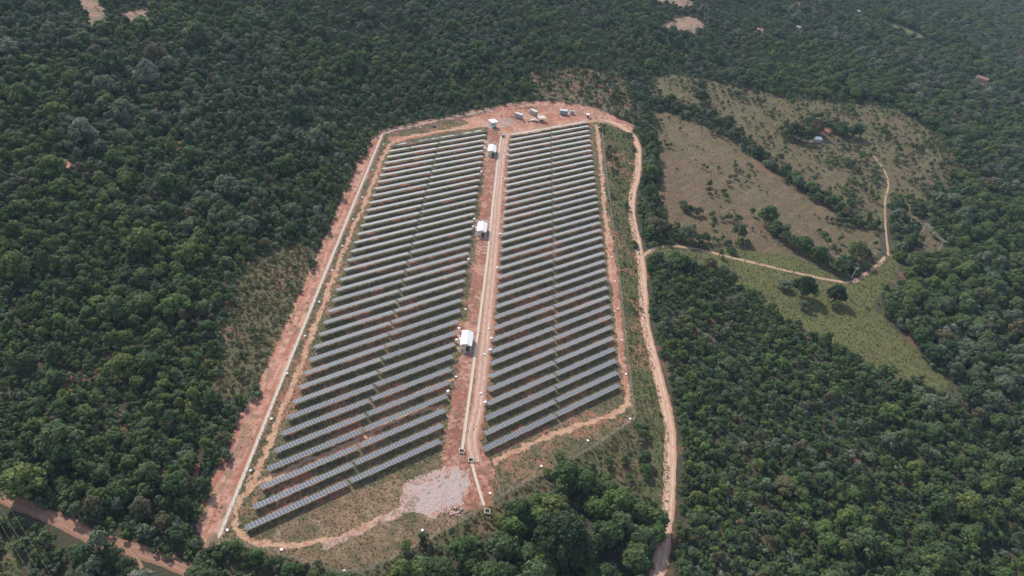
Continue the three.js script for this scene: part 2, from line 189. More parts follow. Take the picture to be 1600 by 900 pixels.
// ---------------------------------------------------------------- roads
const roadTex = (base, rut, verge) => tex(96, 768, (i, j, o) => {
  const u = (i + 0.5) / 96 - 0.5, z = j / 768 * 48, e = Math.abs(u) * 2;
  const n = noise(u * 9 + 40, z * 0.35), f = noise(u * 40, z * 2.2 + 9), r = Math.max(step(0.13, 0.02, Math.abs(Math.abs(u + (n - 0.5) * 0.05) - 0.2)), 0);
  set(o, base); bl(o, rut, 0.75 * r * (0.5 + 0.5 * n)); bl(o, verge, step(0.7, 1, e + (f - 0.5) * 0.5)); bl(o, verge, 0.5 * step(0.6, 0.8, noise(u * 14, z * 0.8 + 80)));
  const k = 0.84 + 0.32 * f; o[0] *= k; o[1] *= k; o[2] *= k;
}, true);
const roadMat = (...c) => new THREE.MeshStandardMaterial({ map: roadTex(...c), roughness: 1 });
const MR = { farm: roadMat(C3(0.4, 0.26, 0.19), C3(0.5, 0.34, 0.26), C3(0.24, 0.17, 0.11)), tan: roadMat(C3(0.5, 0.33, 0.25), C3(0.62, 0.45, 0.36), C3(0.36, 0.19, 0.13)), red: roadMat(C3(0.42, 0.27, 0.22), C3(0.56, 0.43, 0.37), C3(0.33, 0.16, 0.11)), dark: roadMat(C3(0.3, 0.165, 0.12), C3(0.38, 0.23, 0.175), C3(0.24, 0.125, 0.09)) };
function road(name, label, pts, width, y, mat, seed) {
  const p = smooth(pts, 0.9), pos = [], uv = [], idx = []; let len = 0;
  p.forEach(([x, z], k) => {
    const a = p[Math.max(0, k - 1)], b = p[Math.min(p.length - 1, k + 1)], l = Math.hypot(b[0] - a[0], b[1] - a[1]) || 1, nx = -(b[1] - a[1]) / l, nz = (b[0] - a[0]) / l;
    if (k) len += Math.hypot(x - p[k - 1][0], z - p[k - 1][1]);
    for (const s of [-1, 1]) { const w = s * width / 2 * (0.7 + 0.5 * fbm(len * 0.12 + s * 30 + seed, seed) + 0.2 * noise(len * 0.7 + s * 9, seed)); pos.push(x + nx * w, y, z + nz * w); uv.push(0.5 + w / width, len / 48); }
    if (k) { const q = k * 2; idx.push(q - 2, q, q - 1, q - 1, q, q + 1); }
  });
  const g = new THREE.BufferGeometry(); g.setAttribute('position', new THREE.Float32BufferAttribute(pos, 3)); g.setAttribute('uv', new THREE.Float32BufferAttribute(uv, 2)); g.setIndex(idx); g.computeVertexNormals();
  return put(new THREE.Mesh(g, mat), name, { kind: 'structure', label });
}
const RIGHT_ROAD = [[30.3,-442.4],[40.2,-442.7],[50.1,-433.1],[54.5,-418.3],[55.1,-398.9],[54.1,-375.4],[51.1,-347.8],[51.4,-327.7],[53.2,-309.8],[54.9,-293.3],[56,-267.7],[56,-249.1],[57.1,-236.7],[59.4,-221.6],[61.4,-207.7],[63.3,-194.8],[64.2,-182.7],[63.8,-171],[62.8,-157.5],[61.2,-144.9],[59.9,-135.6],[57.7,-125.6],[56.4,-119.4]],
  FARM_TRACK = [[56.1,-293.7],[60,-299.8],[64.5,-305.1],[74.1,-309.6],[86.9,-310.8],[102.8,-310.3],[118.6,-309.8],[137.6,-309.5],[150.4,-310.1],[160.5,-312.3],[169.4,-321.9],[181.5,-337.2],[190.1,-350.5]],
  UPPER_TRACK = [[190.1,-350.5],[194.5,-369.3],[199.5,-389],[207.9,-418.1],[216.4,-440.5],[219.9,-458.3],[220.2,-474.5],[217.8,-488.3]],
  LEFT_ROAD = [[-130.6,-109.3],[-118.7,-107.1],[-106.9,-104.9],[-97.3,-103.1],[-89.6,-101.4],[-80.8,-100.7],[-72.1,-99.9],[-63,-98.3],[-55.6,-96.7],[-48.5,-95.3]], LEFT_SPUR = [[-82.6,-100.9],[-78.7,-99],[-75.7,-96.6],[-72.9,-92.9]],
  SERVICE = [[0.9,-152.5],[-1.9,-160.3],[-2.4,-174.6],[-4.6,-200.2],[-7.5,-230.3],[-11,-266.6],[-17,-323.3],[-21.6,-374.1],[-22.3,-393]];
road('dirt_road', 'pale dirt road winding past the right side of the solar farm', RIGHT_ROAD, 4, 0.016, MR.tan, 1);
road('farm_track', 'narrow dirt track leading across the pasture', FARM_TRACK, 2.1, 0.02, MR.farm, 2);
road('pasture_track', 'faint dirt track climbing from the bend through the scrubby pasture', UPPER_TRACK, 1.15, 0.016, MR.farm, 6);
road('forest_road', 'reddish dirt road through the trees', LEFT_ROAD, 3.7, 0.012, MR.dark, 3);
road('forest_track', 'short dirt spur off the forest road', LEFT_SPUR, 1.8, 0.016, MR.dark, 4);
road('service_road', 'red service road between the two banks of panels', SERVICE, 4.3, 0.012, MR.red, 5);

// ---------------------------------------------------------------- trees and bushes
const limb = (a, b, r0, r1, n = 5) => { const d = new THREE.Vector3().subVectors(b, a), g = new THREE.CylinderGeometry(r1, r0, d.length(), n, 1, true); g.translate(0, d.length() / 2, 0); g.applyQuaternion(new THREE.Quaternion().setFromUnitVectors(new THREE.Vector3(0, 1, 0), d.normalize())); g.translate(a.x, a.y, a.z); return g; };
// a crown of leaf sprays laid over lobes round the limb ends; trunk and limbs apart
function tree({ seed, R, H, low, lobes, leaf, n, big = 1, flat = 1, open = 0.26, rough = 0.5 }) {
  const r = rng(seed), pos = [], col = [], q = new THREE.Vector3(), nrm = new THREE.Vector3(), ta = new THREE.Vector3(), tb = new THREE.Vector3(), wood = [], base = new THREE.Vector3();
  const fork = new THREE.Vector3((r() - 0.5) * R * 0.25, low * 0.85, (r() - 0.5) * R * 0.25);
  wood.push(limb(base, fork, R * 0.07 + 0.03, R * 0.05 + 0.02, 6));
  for (let k = 0; k < lobes; k++) {
    const a = k * 2.4 + r() * 0.9, top = k < lobes * 0.3, d = top ? r() * 0.35 : 0.4 + r() * 0.45, lr = R * big * (top ? 0.3 + r() * 0.18 : 0.2 + r() * 0.24);
    const y = top ? H - lr * (0.8 + r() * 0.35) * flat : low + (H - low) * (0.28 + r() * 0.4) * (1 - (d - 0.42) * 0.5), c = new THREE.Vector3(Math.cos(a) * d * R, y, Math.sin(a) * d * R);
    wood.push(limb(fork, c, R * 0.035 + 0.015, R * 0.012 + 0.01, 4));
    const tone = 0.8 + r() * 0.4, m = Math.round(n * (lr / R) * (lr / R) * 7);
    for (let i = 0; i < m; i++) {
      const u = 1 - 1.75 * Math.pow(r(), 1.15), th = r() * 6.283, s = Math.sqrt(Math.max(0, 1 - u * u));
      nrm.set(s * Math.cos(th), u, s * Math.sin(th));
      const rad = lr * (0.72 + 0.36 * Math.pow(r(), 0.6)) * (1 + rough * (noise(nrm.x * 2.2 + k * 7, nrm.z * 2.2 + nrm.y * 2) - 0.5) + 0.3 * (noise(nrm.x * 5 + k * 3, nrm.z * 5 + nrm.y * 5) - 0.5));
      if (open && noise(nrm.x * 2.5 + k * 5 + 9, nrm.z * 2.5 + nrm.y) < open) continue;
      q.copy(nrm).multiplyScalar(rad); q.y *= flat; q.add(c);
      nrm.x += (r() - 0.5) * 1.3; nrm.y += (r() - 0.5) * 1.1 + 0.35; nrm.z += (r() - 0.5) * 1.3; nrm.normalize();
      ta.set(r() - 0.5, r() - 0.5, r() - 0.5).cross(nrm).normalize(); tb.crossVectors(nrm, ta);
      const L = leaf * (0.65 + r() * 0.8), W = L * (0.5 + r() * 0.25), t = tone * (0.75 + r() * 0.5), droop = L * 0.25 * r();
      const P = [[-L, 0], [0, W], [0, -W], [L, 0]].map(([e, g], v) => [q.x + ta.x * e + tb.x * g - nrm.x * (v % 3 ? 0 : droop), q.y + ta.y * e + tb.y * g - nrm.y * (v % 3 ? 0 : droop), q.z + ta.z * e + tb.z * g - nrm.z * (v % 3 ? 0 : droop)]);
      for (const v of [0, 2, 1, 1, 2, 3]) { pos.push(...P[v]); col.push(t, t, t * 0.95); }
    }
  }
  const crown = new THREE.BufferGeometry(); crown.setAttribute('position', new THREE.Float32BufferAttribute(pos, 3)); crown.setAttribute('color', new THREE.Float32BufferAttribute(col, 3)); crown.computeVertexNormals();
  const trunk = mergeGeometries(wood); trunk.deleteAttribute('uv');
  return { crown, trunk, R, H };
}
const leafMat = (r, g, b) => new THREE.MeshPhysicalMaterial({ color: new THREE.Color(r, g, b), roughness: 0.85, vertexColors: true, side: THREE.DoubleSide, transmission: 0.3, thickness: 0, specularIntensity: 0.35 });
const BARK = std(0.16, 0.13, 0.11, 0.95, { side: THREE.DoubleSide });
const KINDS = [
  { seed: 11, R: 2.6, H: 5.2, low: 1.7, lobes: 11, leaf: 0.36, n: 62 },
  { seed: 23, R: 2.5, H: 5.8, low: 1.8, lobes: 10, leaf: 0.34, n: 60 },
  { seed: 37, R: 3.0, H: 4.8, low: 2.0, lobes: 13, leaf: 0.36, n: 60, flat: 0.75 },
  { seed: 41, R: 2.2, H: 4.6, low: 1.3, lobes: 9, leaf: 0.32, n: 56 },
  { seed: 59, R: 2.7, H: 5.4, low: 1.9, lobes: 12, leaf: 0.3, n: 60, open: 0.42 },
  { seed: 67, R: 2.4, H: 6.2, low: 1.9, lobes: 12, leaf: 0.36, n: 60 }, { seed: 73, R: 2.3, H: 4.4, low: 1.2, lobes: 7, leaf: 0.4, n: 58 }, { seed: 79, R: 2.4, H: 5.6, low: 2.0, lobes: 14, leaf: 0.24, n: 26, open: 0.5 },
].map(tree);
const BIGS = [{ seed: 71, R: 4.4, H: 8.0, low: 2.4, lobes: 34, leaf: 0.46, n: 96, big: 0.8 }, { seed: 83, R: 4.2, H: 8.6, low: 2.6, lobes: 28, leaf: 0.46, n: 92, big: 0.82 }, { seed: 91, R: 4.8, H: 7.6, low: 2.6, lobes: 38, leaf: 0.46, n: 100, big: 0.75, flat: 0.85 }].map(tree);
const GIANTS = [{ seed: 131, R: 7.6, H: 12.5, low: 3, lobes: 75, leaf: 0.5, n: 230, big: 0.55 }, { seed: 137, R: 6.4, H: 11, low: 2.6, lobes: 60, leaf: 0.46, n: 190, big: 0.6, open: 0.15, rough: 0.35 }].map(tree);
const BUSHES = [{ seed: 101, R: 1.1, H: 1.5, low: 0.25, lobes: 6, leaf: 0.24, n: 24 }, { seed: 103, R: 1.2, H: 1.2, low: 0.2, lobes: 7, leaf: 0.24, n: 22, flat: 0.8 }, { seed: 107, R: 0.9, H: 1.7, low: 0.25, lobes: 5, leaf: 0.22, n: 24, open: 0.35 }].map(tree);
// tones of foliage (linear)
const TONES = [[0.066, 0.112, 0.042], [0.088, 0.135, 0.06], [0.1, 0.16, 0.05], [0.125, 0.165, 0.108], [0.13, 0.17, 0.055], [0.13, 0.125, 0.075], [0.046, 0.088, 0.04], [0.2, 0.22, 0.18], [0.03, 0.056, 0.026]];
const TONENAME = ['dark green', 'mid green', 'fresh green', 'grey-green', 'yellow-green', 'brownish olive', 'deep green', 'silvery', 'blackish green'];
const VIEW = [[-414.5,-472.8],[1187.4,-2072.2],[187.2,-139.2],[-105.1,-72.3]];
const inside = (x, z, poly) => { let c = false; for (let i = 0, j = poly.length - 1; i < poly.length; j = i++) { const [ax, az] = poly[i], [bx, bz] = poly[j]; if ((az > z) !== (bz > z) && x < (bx - ax) * (z - az) / (bz - az) + ax) c = !c; } return c; };
const plants = [], bushes = [];
{
  const r = rng(2024), CELL = 2.7;
  const roads = [[RIGHT_ROAD, 2.6], [FARM_TRACK, 2.2], [UPPER_TRACK, 1.4], [LEFT_ROAD, 1.9], [LEFT_SPUR, 1.8]];
  const clear = new Uint8Array(MW * MH); for (const [p, w] of roads) stroke(clear, p, w * 2, 1);
  stroke(clear, [[-129.3,-107.5],[-117.3,-105.2],[-105.7,-103],[-96.1,-101.2],[-88.5,-99.6],[-79.7,-98.8],[-71.1,-98],[-62.1,-96.6]], 3.4, 1); stroke(clear, [[64.3,-301],[73.9,-305.5],[86.6,-306.6],[102.3,-306.2],[117.9,-305.7],[136.7,-305.4],[149.3,-305.3],[161.2,-308.8],[170.5,-319],[182.4,-333.4]], 3.4, 1); stroke(clear, [[159.4,-300.7],[171.8,-312.8],[184.1,-327.6],[193.8,-344.6]], 9, 1); stroke(clear, [[191.3,-349.7],[188.4,-356.9],[190.8,-367.8],[195.6,-387.4],[203.8,-416.2],[212.1,-438.5]], 5, 1); stroke(clear, [[64.2,-297],[73.7,-301.4],[86.2,-302.5],[98.6,-301.9]], 4, 1);
  for (let z = -1470; z < -50; z += CELL) for (let x = -425; x < 855; x += CELL) {
    const px = x + r() * CELL, pz = z + r() * CELL, a = r(), b = r(), c = r(), d = r(), e = r();
    if (!inside(px, pz, VIEW)) continue;
    if (at(clear, px, pz)) continue;
    const rag = pz < -230 && px > 20 ? 13 : 3, id = at(land, px + (noise(px * 0.12, pz * 0.12) - 0.5) * rag, pz + (noise(px * 0.12 + 50, pz * 0.12) - 0.5) * rag), w = at(wood, px, pz), gap = fbm(px * 0.05 + 3, pz * 0.05 + 8), patch = fbm(px * 0.021 + 30, pz * 0.021), dist = Math.hypot(px, pz, 179);
    let p = 0, s = 1, pb = 0, big = 0;
    if (id === FOREST) {
      s = 0.45 + 0.75 * Math.pow(b, 2.2) + (patch - 0.5) * 0.5; p = gap > 0.63 ? 0.5 : 0.92; if (gap > 0.63) s *= 0.8; pb = 0.9;
      if (w === 1) { p = 0.3; big = 0.7; s = 0.6 + 0.5 * b; } else if (w === 3) { p = 0.8; s *= 1.12; } else if (w === 4) { p = gap > 0.63 ? 0.3 : 0.7; big = 0.12; } else if (w === 2) { p = gap > 0.63 ? 0.3 : 0.9; s *= 0.82; }
      if (b > 0.994) big = 1; if (at(land, px + 5, pz + 5) !== FOREST) { big = 0; s *= 0.75; }
    } else if (id === OLIVE) { p = 0.08 + 0.3 * step(0.48, 0.62, gap) + 0.3 * step(190, 330, px + (pz + 480) * 0.25); s = 0.3 + 0.6 * b * b; pb = 0.12; }
    else if (id === BROWN) { p = 0.012 + 0.12 * step(0.56, 0.64, gap); s = 0.35 + 0.45 * b; pb = 0.02; }
    else if (id === MEADOW) { p = 0.004; s = 0.5; pb = 0.03; }
    else if (id === SCRUB) { p = 0.08; s = 0.3 + 0.3 * b; pb = 0.6; }
    else if (id === VERGE) { p = 0.012; s = 0.4; pb = 0.4; }
    else if (id === THIN && pz < -440) { p = 0.22; s = 0.5 + 0.4 * b; pb = 0.4; }
    else if (id === PINK || id === REDSOIL && pz > -170) pb = 0.05;
    const hue = fbm(px * 0.016 + 60, pz * 0.016 + 20), tone = hue > 0.53 && c > 0.45 ? (c < 0.72 ? 2 : c < 0.9 ? 4 : 1) : hue < 0.46 && c > 0.4 ? (c < 0.72 ? 3 : c < 0.86 ? 6 : c < 0.94 ? 5 : 7) : c < 0.3 ? 0 : c < 0.5 ? 1 : c < 0.62 ? 2 : c < 0.76 ? 3 : c < (patch > 0.5 ? 0.9 : 0.84) ? 4 : c < 0.93 ? 5 : c < 0.985 ? 6 : 7;
    if (a < p) plants.push({ x: px, z: pz, s, big: d < big, k: tone === 7 ? 7 : Math.floor(e * 7), tone, turn: d * 6.28, h: 0.75 + 0.5 * ((e * 17.3) % 1), ax: 0.8 + 0.45 * ((e * 31.7) % 1), dist, land: id });
    if (d < pb && id !== VERGE) bushes.push({ x: px + 1.3, z: pz + 1.1, s: id === FOREST ? 0.9 + 0.9 * e : 0.5 + 0.5 * e, k: Math.floor(b * 3), tone: id === SCRUB ? [5, 4, 5, 3][Math.floor(e * 4)] : [0, 1, 2, 3, 6][Math.floor(e * 5)], turn: a * 6.28 });
    if (id === VERGE && d < pb) bushes.push({ x: px, z: pz, s: 0.35 + 0.4 * e, k: Math.floor(b * 3), tone: b < 0.7 ? 2 : 4, turn: a * 6.28 });
  }
}
// the ones the photograph singles out: x, z, crown radius, height factor, tone, label
const SPECIAL = [
  [28.2, -125.1, 8.8, 1.15, 8, 'largest dark domed tree in the wood below the fence', 1], [-111.7, -122.7, 6.6, 1.0, 1, 'large round green tree in the forest near the left edge'],
  [131.2, -289.6, 6.3, 1.0, 8, 'taller of two dark trees beside the farm track'], [146.4, -291.2, 5.1, 1.0, 8, 'smaller dark round tree just right of the taller one by the track'],
  [77.8, -317.1, 5.4, 0.9, 3, 'grey-green domed tree just above the start of the farm track'], [122.7, -293.1, 4.3, 0.6, 3, 'low grey-green bushy tree left of the tall dark tree'],
  [129.2, -279.5, 2.6, 0.9, 3, 'small pale bush tree below the tall dark tree on the meadow'], [145.5, -285.9, 2.8, 0.6, 1, 'low green bush below the smaller dark round tree'],
  [100.7, -513.2, 5.6, 0.95, 6, 'flat-topped dark tree standing alone in the upper pasture'], [102.3, -539.5, 3.2, 1, 0, 'small dark tree above the flat-topped tree in the upper pasture'],
  [105.8, -330.1, 4.2, 1, 1, 'leafy green tree casting a shadow on the brown field'], [123.5, -352.5, 6.0, 1, 0, 'broad dark tree at the head of the hedge line in the brown field'],
  [139.3, -571.9, 5.5, 0.8, 0, 'broad low tree at the top edge of the upper pasture'], [166.9, -335.6, 6.0, 1, 4, 'yellow-green tree at the bend of the farm track'],
  [127, -346, 4.4, 1, 1, 'tree next down the hedge line in the brown field'], [161.2, -483.6, 6.2, 1, 6, 'dark mango-like tree left of the farmhouse'], [171.2, -482.6, 5.4, 1, 6, 'dark round tree beside the tin-roofed farmhouse'],
  [177.8, -506.6, 5.4, 1, 6, 'dark round tree behind the tin-roofed farmhouse'], [201.1, -508.1, 4.6, 1, 0, 'tree right of the red-roofed outbuilding'], [209.7, -509.4, 5, 1, 6, 'dark tree at the right end of the farmhouse grove'],
  [-112.4, -154.8, 5.2, 1, 4, 'yellow-green broad tree in the forest left of the solar farm'], [45.1, -145.4, 5.0, 1, 2, 'bright green tree in the wood beside the dirt road'],
];
// lines of trees along field edges
{
  const r = rng(5);
  const lines = [[[[70.8,-492],[84.1,-489.3],[101.7,-485.7],[118.1,-474.1],[126.2,-452.9],[137.4,-430.5],[153.6,-409.2],[168.7,-390.2],[179.9,-375.5]], 2.1, 9, 0.9], [[[120.3,-354.5],[127.4,-344.3],[135.6,-333.2],[145.6,-325.2],[154,-318.7]], 2.2, 7, 1.15], [[[59,-455.3],[61.2,-417.1],[61,-374.8],[59.5,-337.9],[62.2,-313.6]], 2.6, 6, 1.0], [[[64,-290.3],[74.6,-290.2],[85,-288],[96.8,-285.3]], 3.2, 8, 0.8],
    [[[161.1,-495.3],[175.1,-497.4],[197.1,-514.9],[212.7,-512.1]], 3, 14, 1.2], [[[207.1,-403.6],[205.2,-380.8],[208.7,-369.9],[198.6,-357.8]], 2.2, 7, 1.0], [[[76.1,-345.3],[86.5,-346.5],[96.6,-344.2],[107.4,-348.9]], 5, 14, 0.7], [[[87.7,-320],[97.6,-321.1],[109.4,-324.8]], 3, 5, 0.6], [[[154,-318.7],[162.4,-330.8],[170.1,-337.5],[176.9,-343.9]], 2.6, 6, 0.9], [[[160.9,-372.2],[175.8,-373.8],[191.7,-378.5]], 3, 3, 0.5], [[[-58.7,-105.2],[-48.8,-103.9],[-38.5,-103.4],[-26.5,-102.7]], 1.6, 4, 0.5], [[[55.4,-161.9],[53.4,-168],[54.4,-176.8],[53.6,-182.5]], 2, 3, 0.5]];
  for (const [l, gap, w, s] of lines) for (const [x, z] of smooth(l, gap)) for (let k = 0; k < 2; k++) { const a = r() * 6.28, q = r() * w / 2; plants.push({ x: x + Math.cos(a) * q, z: z + Math.sin(a) * q, s: s * (0.6 + 0.6 * r()), big: r() < 0.12, k: Math.floor(r() * 6), tone: [0, 1, 0, 3, 2, 6, 5][Math.floor(r() * 7)], turn: r() * 6.28, h: 0.85 + 0.3 * r(), dist: Math.hypot(x, z, 179), land: 99 }); }
}
// keep trees off the big ones' spots, the road beds and the farm
const spots = [[190.7, -504.7, 7], [188.3, -495.8, 6], [390.6, -731.4, 12], [316.2, -902.6, 9], [221.1, -770.2, 8], [178.2, -482.1, 7]];
const kept = plants.filter(t => !spots.some(q => Math.hypot(q[0] - t.x, q[1] - t.z) < q[2]) && !SPECIAL.some(q => Math.hypot(q[0] - t.x, q[1] - t.z) < q[2] * 0.75));
// the ones that show largest stand as trees of their own; the rest of the wood is one mass
const FRAME = [[-333.3,-414.6],[643.6,-1223.2],[176.2,-157.5],[-104.2,-88.4]];
for (const t of kept) { t.src = t.big ? BIGS[t.k % 3] : KINDS[t.k]; t.show = inside(t.x, t.z, FRAME) ? t.src.R * t.s / t.dist * (t.land === FOREST || t.land === 99 ? 1 : 1.6) : 0; }
const single = new Set([...kept].sort((a, b) => b.show - a.show).slice(0, 278));
const LEAF = TONES.map(c => leafMat(...c));
const where = t => t.land !== FOREST ? (t.z < -300 ? 'pasture scrub' : 'edge of the clearing') : t.x < -20 && t.z > -330 ? (t.z > -112 ? 'wood by the forest road' : 'left forest') : t.x < 62 && t.z > -200 ? 'wood below the fence' : t.x > 40 && t.z > -330 ? 'bush by the dirt road' : t.x > 60 ? 'tall right-hand forest' : 'forest beyond the yard';
function plantTree(src, x, z, s, h, turn, tone, name, label, group) {
  const o = thing(name, label, 'tree', x, z, turn, group); o.scale.set(s, s * h, s);
  part(o, 'trunk', src.trunk, BARK); part(o, 'crown', src.crown, LEAF[tone]); return o;
}
camera.updateMatrixWorld(); camera.updateProjectionMatrix();
const place = t => { const v = new THREE.Vector3(t.x, 3, t.z).project(camera), i = Math.min(9, Math.max(0, Math.floor((v.x + 1) * 5))), j = Math.min(5, Math.max(0, Math.floor((1 - v.y) * 3))); return [['top', 'upper', 'mid-upper', 'mid-lower', 'lower', 'bottom'][j], ['far left', 'left', 'left', 'inner left', 'centre left', 'centre', 'centre right', 'inner right', 'right', 'far right'][i]].join(' ').replace('left left', 'left'); };
const named = new Map(), label0 = t => `${t.h > 1.05 ? 'tall' : t.h < 0.87 ? 'squat' : t.big ? 'broad' : 'small'} ${TONENAME[t.tone]} tree, ${where(t)}, ${place(t)}`;
for (const t of single) { const l = label0(t); named.set(l, [...(named.get(l) ?? []), t]); }
for (const [l, ts] of named) { ts.sort((a, b) => new THREE.Vector3(a.x, 3, a.z).project(camera).x - new THREE.Vector3(b.x, 3, b.z).project(camera).x); ts.forEach((t, k) => { t.label = ts.length > 1 ? `${l}, ${['first', 'second', 'third', 'fourth', 'fifth', 'sixth', 'seventh', 'eighth', 'ninth', 'tenth'][k]} from the left` : l; }); }
for (const t of single) plantTree(t.src, t.x, t.z, t.s, t.h, t.turn, t.tone, 'forest_tree', t.label, 'single trees of the surrounding woods');
SPECIAL.forEach(([x, z, R, h, tone, label], i) => { const src = R > 5 ? GIANTS[i % 2] : BIGS[i % 3]; plantTree(src, x, z, R / src.R, h, i * 1.7, tone, 'landmark_tree', label); });
{
  const wood = new THREE.Group(), M = new THREE.Matrix4(), Q = new THREE.Quaternion(), Y = new THREE.Vector3(0, 1, 0), r = rng(77), c = new THREE.Color();
  const mat = leafMat(1, 1, 1);
  const mass = (name, src, list, into) => {
    if (!list.length) return;
    const g = src.crown, m = new THREE.InstancedMesh(g, mat, list.length), tr = name === 'tree_mass' ? new THREE.InstancedMesh(src.trunk, BARK, list.length) : null;
    list.forEach((t, i) => { Q.setFromAxisAngle(Y, t.turn); const h = t.h ?? 1; M.compose(new THREE.Vector3(t.x, 0, t.z), Q, new THREE.Vector3(t.s * (t.ax ?? 1), t.s * h, t.s)); m.setMatrixAt(i, M); tr?.setMatrixAt(i, M); const k = 0.82 + 0.36 * r(), T = TONES[t.tone]; m.setColorAt(i, c.setRGB(T[0] * k * (0.94 + 0.12 * r()), T[1] * k, T[2] * k)); });
    m.name = name; into.add(m); if (tr) { tr.name = 'trunk_mass'; into.add(tr); }
  };
  const rest = kept.filter(t => !single.has(t));
  for (const src of [...KINDS, ...BIGS]) mass('tree_mass', src, rest.filter(t => t.src === src), wood);
  put(wood, 'forest', { kind: 'stuff', label: 'dense mixed green forest all around the solar farm', category: 'forest' });
  const low = new THREE.Group(); BUSHES.forEach((src, k) => mass('bush_mass', src, bushes.filter(b => b.k === k), low));
  put(low, 'undergrowth', { kind: 'stuff', label: 'low bushes and undergrowth among the trees and on the verges', category: 'undergrowth' });
  console.log('trees', kept.length, 'bushes', bushes.length);
}
// grass tufts on the farm ground and the pastures
{
  const r = rng(99), pos = [], tuft = new THREE.BufferGeometry();
  for (let k = 0; k < 9; k++) { const a = k * 2.4, d = 0.05 + 0.26 * r(), x = Math.cos(a) * d, z = Math.sin(a) * d, w = 0.07 + 0.06 * r(), h = 0.22 + 0.26 * r(), b = a + 1.57 + r(), lx = (r() - 0.5) * 0.3, lz = (r() - 0.5) * 0.3; pos.push(x - Math.cos(b) * w, 0, z - Math.sin(b) * w, x + Math.cos(b) * w, 0, z + Math.sin(b) * w, x + lx, h, z + lz); }
  tuft.setAttribute('position', new THREE.Float32BufferAttribute(pos, 3)); tuft.computeVertexNormals();
  const TU = { [SITE]: [0.55, [[0.06, 0.07, 0.032], [0.11, 0.085, 0.05], [0.05, 0.062, 0.03]], 1], [DRYGRASS]: [0.8, [[0.24, 0.175, 0.115], [0.16, 0.12, 0.075], [0.07, 0.075, 0.035]], 1], [VERGE]: [0.7, [[0.12, 0.165, 0.055], [0.16, 0.17, 0.065]], 1.5], [MEADOW]: [0.45, [[0.15, 0.165, 0.048], [0.1, 0.13, 0.04], [0.2, 0.17, 0.07]], 1.5], [BROWN]: [0.16, [[0.2, 0.14, 0.085], [0.15, 0.135, 0.065], [0.24, 0.175, 0.105]], 1.2], [OLIVE]: [0.2, [[0.19, 0.16, 0.08], [0.13, 0.135, 0.055]], 1.3], [SCRUB]: [0.5, [[0.2, 0.18, 0.085], [0.13, 0.15, 0.06], [0.25, 0.19, 0.11]], 2.2], [STRIP]: [0.06, [[0.09, 0.09, 0.045], [0.2, 0.14, 0.09]], 1.2], [THIN]: [0.4, [[0.12, 0.1, 0.055], [0.07, 0.08, 0.036]], 1.4], [ROADBED]: [0.02, [[0.1, 0.1, 0.05]], 1] };
  const list = [];
  for (let z = -640; z < -85; z += 0.85) for (let x = -110; x < 360; x += 0.85) {
    const a = r(), b = r(), c = r(), d = r(); if (x > 100 && z > -225) continue;
    const px = x + b * 0.85, pz = z + c * 0.85, T = TU[at(land, px, pz)]; if (!T || a > T[0] * (0.4 + 1.2 * fbm(px * 0.3, pz * 0.3))) continue;
    list.push([px, pz, T, d]);
  }
  const m = new THREE.InstancedMesh(tuft, std(1, 1, 1, 1, { side: THREE.DoubleSide }), list.length), M = new THREE.Matrix4(), Q = new THREE.Quaternion(), Y = new THREE.Vector3(0, 1, 0), c = new THREE.Color();
  list.forEach(([x, z, T, d], i) => { Q.setFromAxisAngle(Y, d * 40); const s = T[2] * (0.42 + 0.5 * ((d * 7.3) % 1)), C = T[1][Math.floor(((d * 13.7) % 1) * T[1].length)], k = 0.8 + 0.4 * ((d * 29.1) % 1); M.compose(new THREE.Vector3(x, 0.008, z), Q, new THREE.Vector3(s, s, s)); m.setMatrixAt(i, M); m.setColorAt(i, c.setRGB(C[0] * k, C[1] * k, C[2] * k)); });
  put(m, 'grass', { kind: 'stuff', label: 'grass tufts on the plant ground and the pastures', category: 'grass' });
  console.log('tufts', list.length);
}

